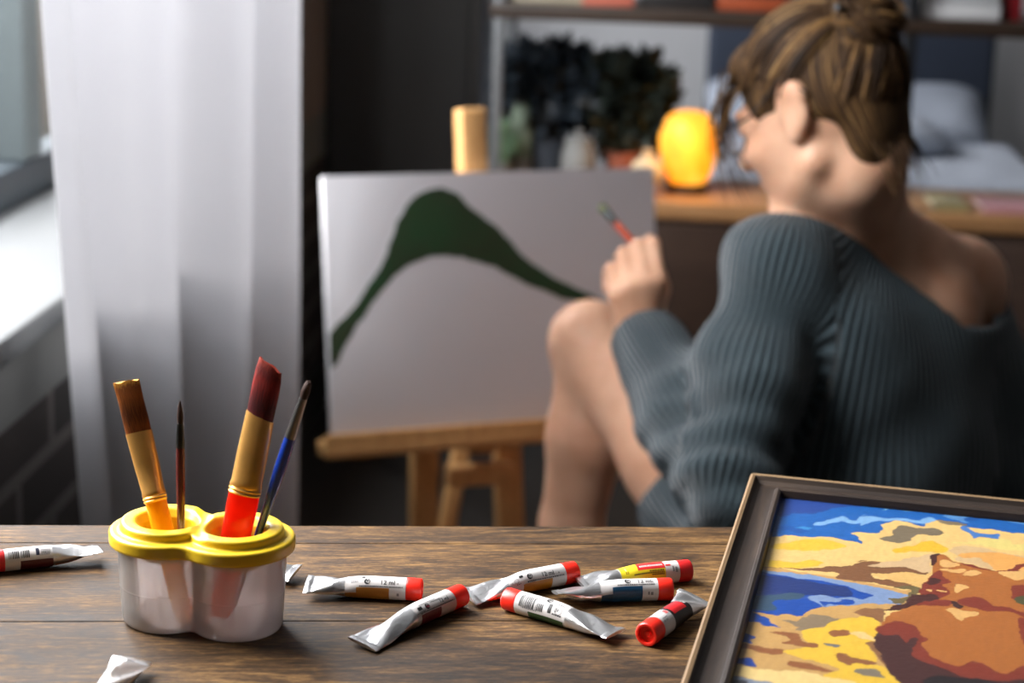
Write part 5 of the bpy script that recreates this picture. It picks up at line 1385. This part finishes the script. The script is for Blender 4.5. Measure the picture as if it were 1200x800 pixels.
sw.chain([REL, REL*0.5+RWR*0.5, REL*0.1+RWR*0.9], [0.062, 0.055, 0.044], 0.02)
# skirt of the sweater spreading over the left hip and thigh
sw.chain([LHIP+A3((0.0,0,0.01)), LHIP*0.62+LKN*0.38+A3((0,0,-0.004))], [0.112, 0.094], 0.04)
sw.chain([RHIP+A3((0,0,0.0)), RHIP*0.62+RKN*0.38], [0.108, 0.092], 0.04)
# folds
def folds(F_):
    X, Y, Z = np.meshgrid(*[F_.lo[i]+np.arange(F_.n[i])*F_.h for i in range(3)], indexing='ij', sparse=True)
    q = np.zeros(F_.n, np.float32)
    ax = LWR-LEL; ax = ax/np.linalg.norm(ax)
    s_ = (X-LEL[0])*ax[0]+(Y-LEL[1])*ax[1]+(Z-LEL[2])*ax[2]
    d2 = (X-LEL[0])**2+(Y-LEL[1])**2+(Z-LEL[2])**2
    q += 0.0075*np.sin(150*s_+60*X+25*Z)*np.exp(-d2/0.010)
    q += 0.0045*np.sin(30*X-55*Z+18*Y+1.0)*np.exp(-((X-PEL[0]+0.15)**2+(Z-0.35)**2)/0.02)
    q += 0.0030*np.sin(26*X+38*Z+20*Y)+0.0022*np.sin(47*Y-41*X+19*Z)
    F_.F += q
folds(sw)
inner = sw.F+0.0095
# neckline: everything above a slanted plane that leaves the left shoulder covered and bares the right one
n1 = A3(ony(955, 243, 2.15)); n2 = A3(ony(1088, 362, 2.20)); n3 = A3(ony(1180, 352, 2.34))
X, Y, Z = np.meshgrid(*[sw.lo[i]+np.arange(sw.n[i])*sw.h for i in range(3)], indexing='ij', sparse=True)
def cutplane(S, a, b_, c_, keep):
    nn = np.cross(b_-a, c_-a); nn /= np.linalg.norm(nn)
    if nn[2] < 0: nn = -nn
    return (X-a[0])*nn[0]+(Y-a[1])*nn[1]+(Z-a[2])*nn[2]
f3 = NECK+tf*0.10+A3((0,0,-0.085))
# two planes meet in a soft V across the back
pA = cutplane(sw, n1, n2, f3+tl_*0.03, 1); pB = cutplane(sw, n2, n3, f3-tl_*0.05, 1)
cut = np.minimum(pA, pB)
lim = NECK+tl_*0.055
sideL = (X-lim[0])*tl_[0]+(Y-lim[1])*tl_[1]+(Z-lim[2])*0.25       # > 0 : out over the left shoulder
neckcut = np.minimum(cut, -sideL+0.03)
E_ = sw.F
E_ = np.maximum(E_, -inner)
hh = np.maximum(0.008-np.abs(E_-neckcut), 0)/0.008
E_ = np.maximum(E_, neckcut)+hh*hh*0.002
# cuff openings and hem
for (a, d) in ((LEL*0.015+LWR*0.985, LWR-LEL), (REL*0.1+RWR*0.9, RWR-REL)):
    d = d/np.linalg.norm(d); pl = (X-a[0])*d[0]+(Y-a[1])*d[1]+(Z-a[2])*d[2]; rr = np.sqrt((X-a[0])**2+(Y-a[1])**2+(Z-a[2])**2)
    E_ = np.maximum(E_, np.where(rr < 0.09, pl, -1.0))
for (h_, k_2) in ((LHIP, LKN), (RHIP, RKN)):
    a = h_*0.66+k_2*0.34; d = (k_2-h_)/np.linalg.norm(k_2-h_); pl = (X-a[0])*d[0]+(Y-a[1])*d[1]+(Z-a[2])*d[2]; rr = np.sqrt((X-a[0])**2+(Y-a[1])**2+(Z-a[2])**2)
    o_, ok_ = (RHIP, RKN) if h_ is LHIP else (LHIP, LKN)
    def axd(p_, q_):
        e_ = q_-p_; m_ = np.linalg.norm(e_); e_ = e_/m_; t_ = np.clip((X-p_[0])*e_[0]+(Y-p_[1])*e_[1]+(Z-p_[2])*e_[2], 0, m_)
        return np.sqrt((X-p_[0]-t_*e_[0])**2+(Y-p_[1]-t_*e_[1])**2+(Z-p_[2]-t_*e_[2])**2)
    mine = axd(h_, k_2); E_ = np.maximum(E_, np.where((rr < 0.16) & (mine < axd(o_, ok_)) & (mine < 0.125), pl, -1.0))
E_ = np.maximum(E_, 0.205-Z+0*X+0*Y)
sw.F = E_.astype(np.float32)
V, Q = sw.surface(2)
# knitted ribs run along each limb: store position across the nearest bone, the shader turns it into ribs
bones = [(LSH, LEL, 0), (LEL, LWR, 1), (RSH, REL, 2), (REL, RWR, 3), (PEL-A3((0,0,0.1)), CH+A3((0,0,0.12)), 4), (LHIP, LKN, 5), (RHIP, RKN, 5)]
wts = [0.075, 0.07, 0.075, 0.07, 0.155, 0.12, 0.12]
best = np.full(len(V), 9.0); uv = np.zeros((len(V), 3), np.float32)
for (a, c_, i_), w_ in zip(bones, wts):
    ab = c_-a; L = np.linalg.norm(ab); d = ab/L; rel = V-a; t = np.clip(rel@d/L, 0, 1); off = rel-np.outer(t*L, d); dist = np.linalg.norm(off, axis=1)/w_
    e1 = np.cross(d, A3((0.3, 0.8, 0.1))); e1 /= np.linalg.norm(e1); e2 = np.cross(d, e1)
    m_ = dist < best; best[m_] = dist[m_]
    uv[m_, 0] = (off@e1)[m_]; uv[m_, 1] = (off@e2)[m_]; uv[m_, 2] = 1.0 if i_ == 4 else (0.45 if i_ in (0, 1, 2, 3) else 0.7)
km, nt, out = new_mat('charcoal_rib_knit')
bb = N(nt, 'ShaderNodeBsdfPrincipled', Roughness=0.85); bb.inputs['Sheen Weight'].default_value = 0.35; bb.inputs['Sheen Roughness'].default_value = 0.5; bb.inputs['Specular IOR Level'].default_value = 0.15
at = N(nt, 'ShaderNodeAttribute', attribute_name='rib'); sp = N(nt, 'ShaderNodeSeparateXYZ'); nt.links.new(at.outputs['Vector'], sp.inputs[0])
def mth(op, a, c=None, d=None):
    n = N(nt, 'ShaderNodeMath', operation=op)
    for i, v in enumerate((a, c, d)):
        if v is None: continue
        if isinstance(v, (int, float)): n.inputs[i].default_value = v
        else: nt.links.new(v, n.inputs[i])
    return n.outputs[0]
ang = mth('ARCTAN2', sp.outputs['Y'], sp.outputs['X']); cnt_ = mth('ROUND', mth('MULTIPLY', sp.outputs['Z'], 100.0))
sn = mth('SINE', mth('MULTIPLY', ang, cnt_)); rib = mth('MULTIPLY_ADD', sn, 0.5, 0.5)
tc = N(nt, 'ShaderNodeTexCoord'); nz = N(nt, 'ShaderNodeTexNoise', Scale=260.0, Detail=3.0); nt.links.new(tc.outputs['Object'], nz.inputs['Vector'])
hgt = mth('MULTIPLY_ADD', nz.outputs['Fac'], 0.5, rib)
bp = N(nt, 'ShaderNodeBump', Strength=1.0, Distance=0.004); nt.links.new(hgt, bp.inputs['Height']); nt.links.new(bp.outputs[0], bb.inputs['Normal'])
r = ramp(nt, [(0.1, srgb(25,33,37)), (0.9, srgb(70,84,90))]); nt.links.new(hgt, r.inputs['Fac']); nt.links.new(r.outputs['Color'], bb.inputs['Base Color'])
nt.links.new(bb.outputs[0], out.inputs['Surface'])
swo = mesh_obj('sweater', V-root, Q, km, painter)
ra = swo.data.attributes.new('rib', 'FLOAT_VECTOR', 'POINT'); ra.data.foreach_set('vector', uv.ravel())
# dark shorts under the sweater hem
sh_ = Field(np.minimum(LHIP, RHIP)-0.26, np.maximum(LHIP, RHIP)+0.30, 0.0050)
g_ = 0.011
sh_.ell(PEL, (0.095+g_, 0.155+g_, 0.10+g_), [tf, tl_, UP], 0.04); sh_.ell(WA, (0.078+g_, 0.112+g_, 0.13+g_), [tf, tl_, tu], 0.04)
for h_, k_2 in ((LHIP, LKN), (RHIP, RKN)):
    L_ = k_2-h_; n_ = np.linalg.norm(L_); d = L_/n_
    def trouser(X, Y, Z, h_=h_, d=d, n_=n_):
        s_ = (X-h_[0])*d[0]+(Y-h_[1])*d[1]+(Z-h_[2])*d[2]; t = np.clip(s_, 0, n_)
        q = np.sqrt((X-h_[0]-t*d[0])**2+(Y-h_[1]-t*d[1])**2+(Z-h_[2]-t*d[2])**2)-(0.088+g_-0.036*t/n_)
        return np.maximum(q, s_-0.36*n_)
    sh_.put(trouser, np.minimum(h_, k_2)-0.11, np.maximum(h_, k_2)+0.11, 0.012)
sh_.put(lambda X, Y, Z: (PEL[2]+0.15)-Z+0*X+0*Y, sh_.lo, sh_.lo+sh_.n*sh_.h, 0.0, 'sub')
Vs, Qs = sh_.surface(2)
mesh_obj('shorts', Vs-root, Qs, plain('dark_cotton', srgb(34,36,40), 0.85, var=0.06), painter)
del sh_
del sw, bd, E_, inner, neckcut, cut, pA, pB

# ---- hair: swept-up cap, bun on the crown, loose strands
def hair_mat():
    m, nt, out = new_mat('dark_blond_hair')
    b = N(nt, 'ShaderNodeBsdfPrincipled', Roughness=0.6); b.inputs['Specular IOR Level'].default_value = 0.15
    at = N(nt, 'ShaderNodeAttribute', attribute_name='strand'); sp = N(nt, 'ShaderNodeSeparateXYZ'); nt.links.new(at.outputs['Vector'], sp.inputs[0])
    mp = N(nt, 'ShaderNodeMapping'); mp.inputs['Scale'].default_value = (8, 260, 50); nt.links.new(at.outputs['Vector'], mp.inputs[0])
    nz = N(nt, 'ShaderNodeTexNoise', Scale=1.0, Detail=4.0, Roughness=0.6); nt.links.new(mp.outputs[0], nz.inputs['Vector'])
    r = ramp(nt, [(0.34, srgb(30,21,15)), (0.51, srgb(72,51,32)), (0.63, srgb(128,96,58)), (0.78, srgb(210,172,114))]); nt.links.new(nz.outputs['Fac'], r.inputs['Fac'])
    nt.links.new(r.outputs['Color'], b.inputs['Base Color'])
    bp = N(nt, 'ShaderNodeBump', Strength=0.8, Distance=0.003); nt.links.new(nz.outputs['Fac'], bp.inputs['Height']); nt.links.new(bp.outputs[0], b.inputs['Normal'])
    nt.links.new(b.outputs[0], out.inputs['Surface']); return m
M_hair = hair_mat()
hf_ = Field(HC-A3((0.17, 0.17, 0.17)), HC+A3((0.17, 0.17, 0.19)), 0.0038)
hf_.ell(H(-0.010, 0, 0.026), (0.094, 0.079, 0.094), [hf, hl, hu], 0.02)
hf_.ell(H(-0.044, 0, -0.006), (0.050, 0.064, 0.074), [hf, hl, hu], 0.02)
BUN = H(-0.080, 0.002, 0.078)
hf_.ell(BUN, (0.040, 0.044, 0.034), [hf, hl, hu], 0.016)
hf_.ell(H(0.050, 0, 0.072), (0.042, 0.056, 0.030), [hf, hl, hu], 0.02)          # lifted fringe
for i in range(9):                                                              # locks twisted into the bun
    a = 2*PI*i/9; q = BUN+hf*0.030*math.cos(a)+hl*0.034*math.sin(a)+hu*0.010*math.sin(2*a)
    a2 = a+1.2; q2_ = BUN+hf*0.024*math.cos(a2)+hl*0.026*math.sin(a2)+hu*0.028
    hf_.cap(q, q2_, 0.011, 0.009, 0.004)
# keep face, ears and nape free
hf_.ell(H(0.090, 0, -0.040), (0.060, 0.085, 0.078), [hf, hl, hu], 0.012, 'sub')
for s_ in (1, -1):
    hf_.ell(H(0.030, 0.078*s_, -0.050), (0.052, 0.030, 0.060), [hf, hl, hu], 0.012, 'sub')
    hf_.ell(H(-0.008, 0.088*s_, 0.004), (0.028, 0.022, 0.038), [hf, hl, hu], 0.006, 'sub')
hf_.ell(H(-0.030, 0, -0.118), (0.090, 0.10, 0.052), [hf, hl, hu], 0.02, 'sub')
for s_ in (1, -1): hf_.ell(H(-0.032, 0.080*s_, -0.078), (0.046, 0.048, 0.064), [hf, hl, hu], 0.015, 'sub')
hf_.ell(H(-0.062, 0, -0.052), (0.022, 0.046, 0.036), [hf, hl, hu], 0.03)
V, Q = hf_.surface(2)
rel = V-BUN; a_ = np.arctan2(rel@hl, -(rel@hf)); d_ = np.linalg.norm(rel, axis=1)
st = np.stack([d_*1.0, a_*0.12, (V-HC)@hu*0.3], 1).astype(np.float32)
hair = mesh_obj('hair', V-root, Q, M_hair, painter)
sa = hair.data.attributes.new('strand', 'FLOAT_VECTOR', 'POINT'); sa.data.foreach_set('vector', st.ravel())
b = MB(); rg = random.Random(3)
def strand(p0, p1, p2, r0=0.0011, n=8):
    p0, p1, p2 = Vector(p0), Vector(p1), Vector(p2)
    pts = [p0*(1-t)**2+p1*2*t*(1-t)+p2*t*t for t in [i/n for i in range(n+1)]]
    b.tube([p-Vector(root) for p in pts], [r0*(1-0.75*i/n) for i in range(n+1)], 5)
for i in range(46):                                             # fringe and temple strands falling over the face
    s_ = 1 if i % 3 else -1; q = rg.random()
    strand(H(0.072+rg.uniform(-.02,.012), s_*rg.uniform(.025,.068), 0.062+rg.uniform(-.02,.02)), H(0.112+rg.uniform(-.01,.016), s_*rg.uniform(.03,.08), 0.025+rg.uniform(-.02,.02)), H(0.088+rg.uniform(-.025,.03), s_*rg.uniform(.04,.078), -0.03-0.05*q), 0.0013)
for i in range(30):                                             # nape and neck wisps
    s_ = rg.uniform(-1, 1)
    strand(H(-0.092+0.02*abs(s_), 0.05*s_, -0.045), H(-0.100+0.02*abs(s_), 0.055*s_, -0.075), H(-0.088+rg.uniform(-.01,.012), 0.058*s_+rg.uniform(-.012,.012), -0.100-rg.random()*.025), 0.0010)
for i in range(40):                                             # flyaways round the bun
    a = rg.random()*2*PI; q = A3([math.cos(a), math.sin(a), rg.uniform(-.2, 1)])
    c0 = BUN+hf*q[0]*.034+hl*q[1]*.036+hu*q[2]*.026; c2 = c0+(hf*q[0]+hl*q[1])*rg.uniform(.01,.035)+hu*rg.uniform(-.01,.04)
    strand(c0, (c0+c2)/2+hu*0.012, c2, 0.0009)
# locks combed from the hairline up to the bun, following the cap
nb = 5
def capr(d):
    """distance from the head centre to the cap along direction d = (f, l, u)"""
    e = (0.095, 0.080, 0.095); c = (-0.010, 0, 0.026)
    A_ = sum((d[i]/e[i])**2 for i in range(3)); B2 = sum(d[i]*c[i]/e[i]**2 for i in range(3)); C_ = sum((c[i]/e[i])**2 for i in range(3))-1
    return (B2+math.sqrt(max(0, B2*B2-A_*C_)))/A_
bund = Vector((-0.080, 0.002, 0.078)).normalized()
sidx = []
def lock(d0, r0, lift, side):
    d0 = Vector(d0).normalized(); pts = []; n = 12
    for i in range(n+1):
        t = i/n; d = d0.slerp(bund, t*0.93)
        w = math.sin(PI*t); d = (d+Vector((0, side*0.10*w, 0.02*w))).normalized()
        q = capr(d)+lift*w+0.0012
        if i > n-2: q += 0.006
        p = H(d[0]*q, d[1]*q, d[2]*q)-root; pts.append(p)
    k0 = len(b.v); b.tube(pts, [r0*(0.45+0.75*math.sin(PI*min(1, t/n*1.0+0.12))) for t in range(n+1)], nb); sidx.append((k0, len(b.v)))
for i in range(300):
    s_ = 1 if i % 5 else -1; a = rg.random()
    if a < 0.45: d0 = (rg.uniform(.35, .95), s_*rg.uniform(.05, .9), rg.uniform(.55, .9))          # brow and temple
    elif a < 0.72: d0 = (rg.uniform(-.25, .35), s_*1.0, rg.uniform(.22, .75))                       # over the ear
    else:
        l_ = rg.uniform(.0, .8); d0 = (rg.uniform(-1, -.55), s_*l_, rg.uniform(-.62+.55*l_, .1))                 # nape
    lock(d0, rg.uniform(.0014, .0030), rg.uniform(-.001, .005), rg.uniform(-1, 1))
for i in range(70):                                             # coils of the bun
    a0 = rg.random()*2*PI; hgt_ = rg.uniform(-.8, .9); ra = math.sqrt(max(0.1, 1-hgt_*hgt_)); pts = []; sp_n = rg.uniform(1.2, 2.4)
    ax_u = (hu*0.75-hf*0.65); ax_u = ax_u/np.linalg.norm(ax_u); ax_f = np.cross(hl, ax_u)
    for k in range(11):
        a = a0+sp_n*k/10; q = 1.0+0.10*math.sin(3*a+i)
        pts.append(BUN+(ax_f*math.cos(a)*0.040+hl*math.sin(a)*0.043)*ra*q+ax_u*(0.030*hgt_+0.012*math.sin(a*1.5+i))-root)
    k0 = len(b.v); b.tube(pts, [0.0032*(0.4+math.sin(PI*(k+1)/12)) for k in range(11)], nb); sidx.append((k0, len(b.v)))
tone = np.zeros((len(b.v), 3), np.float32)
for i in range(len(tone)): tone[i, 0] = i*0.0007
for k0, k1 in sidx: tone[k0:k1, 1] = rg.random()*0.2; tone[k0:k1, 0] = np.repeat(np.arange((k1-k0)//nb)*0.01, nb)[:k1-k0]
hs_ = b.build('hair_strands', M_hair, hair)
if len(hs_.data.vertices) == len(tone):
    ta = hs_.data.attributes.new('strand', 'FLOAT_VECTOR', 'POINT'); ta.data.foreach_set('vector', tone.ravel())
b = MB(); c = BUN-hf*0.01+hu*0.0
b.tube([H(-0.090, -0.058, 0.070)-root, H(-0.088, 0, 0.083)-root, H(-0.084, 0.060, 0.097)-root], 0.0035, 8); b.build('hair_stick', M_dark_frame, hair)

# ---- spectacles
M_rim = plain('dark_spectacle_frame', srgb(34,34,40), 0.3, var=0.05)
b = MB(); 
for s_ in (1, -1):
    c = (0.103, 0.033*s_, 0.000); pts = [H(c[0]-0.006*abs(math.cos(2*PI*k/24))*0.6, c[1]+0.024*math.cos(2*PI*k/24), c[2]+0.020*math.sin(2*PI*k/24))-root for k in range(25)]
    b.tube(pts, 0.0013, 8)
    b.tube([H(0.098, 0.057*s_, 0.006)-root, H(0.050, 0.073*s_, 0.012)-root, H(-0.008, 0.083*s_, 0.040)-root, H(-0.034, 0.082*s_, 0.018)-root], 0.0014, 8)
b.tube([H(0.103, 0.010, 0.004)-root, H(0.107, 0, 0.006)-root, H(0.103, -0.010, 0.004)-root], 0.0013, 8)
sp_ = b.build('eyeglasses', M_rim, painter)
b = MB()
for s_ in (1, -1):
    n = 24; ring = [H(0.102, 0.033*s_+0.0235*math.cos(2*PI*k/n), 0.0195*math.sin(2*PI*k/n))-root for k in range(n)]
    ring2 = [p+hf*0.0012 for p in ring]; b.loft([ring, ring2], True)
b.build('lens', M_glass, sp_)

# ---- brush in the hand
g = dict(handle=[(0.0,.0020,.0020),(0.2,.0032,.0032),(0.55,.0048,.0045),(0.72,.0050,.0048),(0.765,.0046,.0044)],
         ferrule=[(0.76,.0048,.0046),(0.78,.0048,.0046),(0.88,.0056,.0038),(0.91,.0062,.0026)],
         bristles=[(0.905,.0058,.0024),(0.95,.0066,.0034),(0.985,.0056,.0022),(1.0,.0036,.0010)])
M_h_coral = plain('coral_lacquer', srgb(206,92,66), 0.3, var=0.06, coat=0.3)
grip = TIPS[0][2]*0.5+tb3*0.5+A3((-0.002,0.001,0.002))
tipw = W(703, 240, grip[1]+0.030); dirb = tipw-grip; dirb /= np.linalg.norm(dirb)
brush('paintbrush', 'coral-handled brush with green-tinged bristles held in the raised hand', Vector(tipw-dirb*0.128), Vector(tipw), g, (M_h_coral, M_dksteel, M_br_olive))

# ---- low pouf she sits on (behind the table)
M_pouf = plain('dark_felt_pouf', srgb(58,54,52), 0.9, var=0.08, sheen=0.2)
o = thing('pouf', (PEL[0], PEL[1], 0), 'low round dark pouf under the seated painter', 'pouf')
b = MB(); b.lathe([(0.17,0),(0.20,0.01),(0.215,0.06),(0.215,0.13),(0.20,0.175),(0.17,0.186),(0.02,0.186)], 48); b.build('cushion', M_pouf, o)
b = MB(); b.lathe([(0.2165,0.09),(0.219,0.094),(0.2165,0.098)], 48, cap=False); b.build('piping', M_charcoal, o)
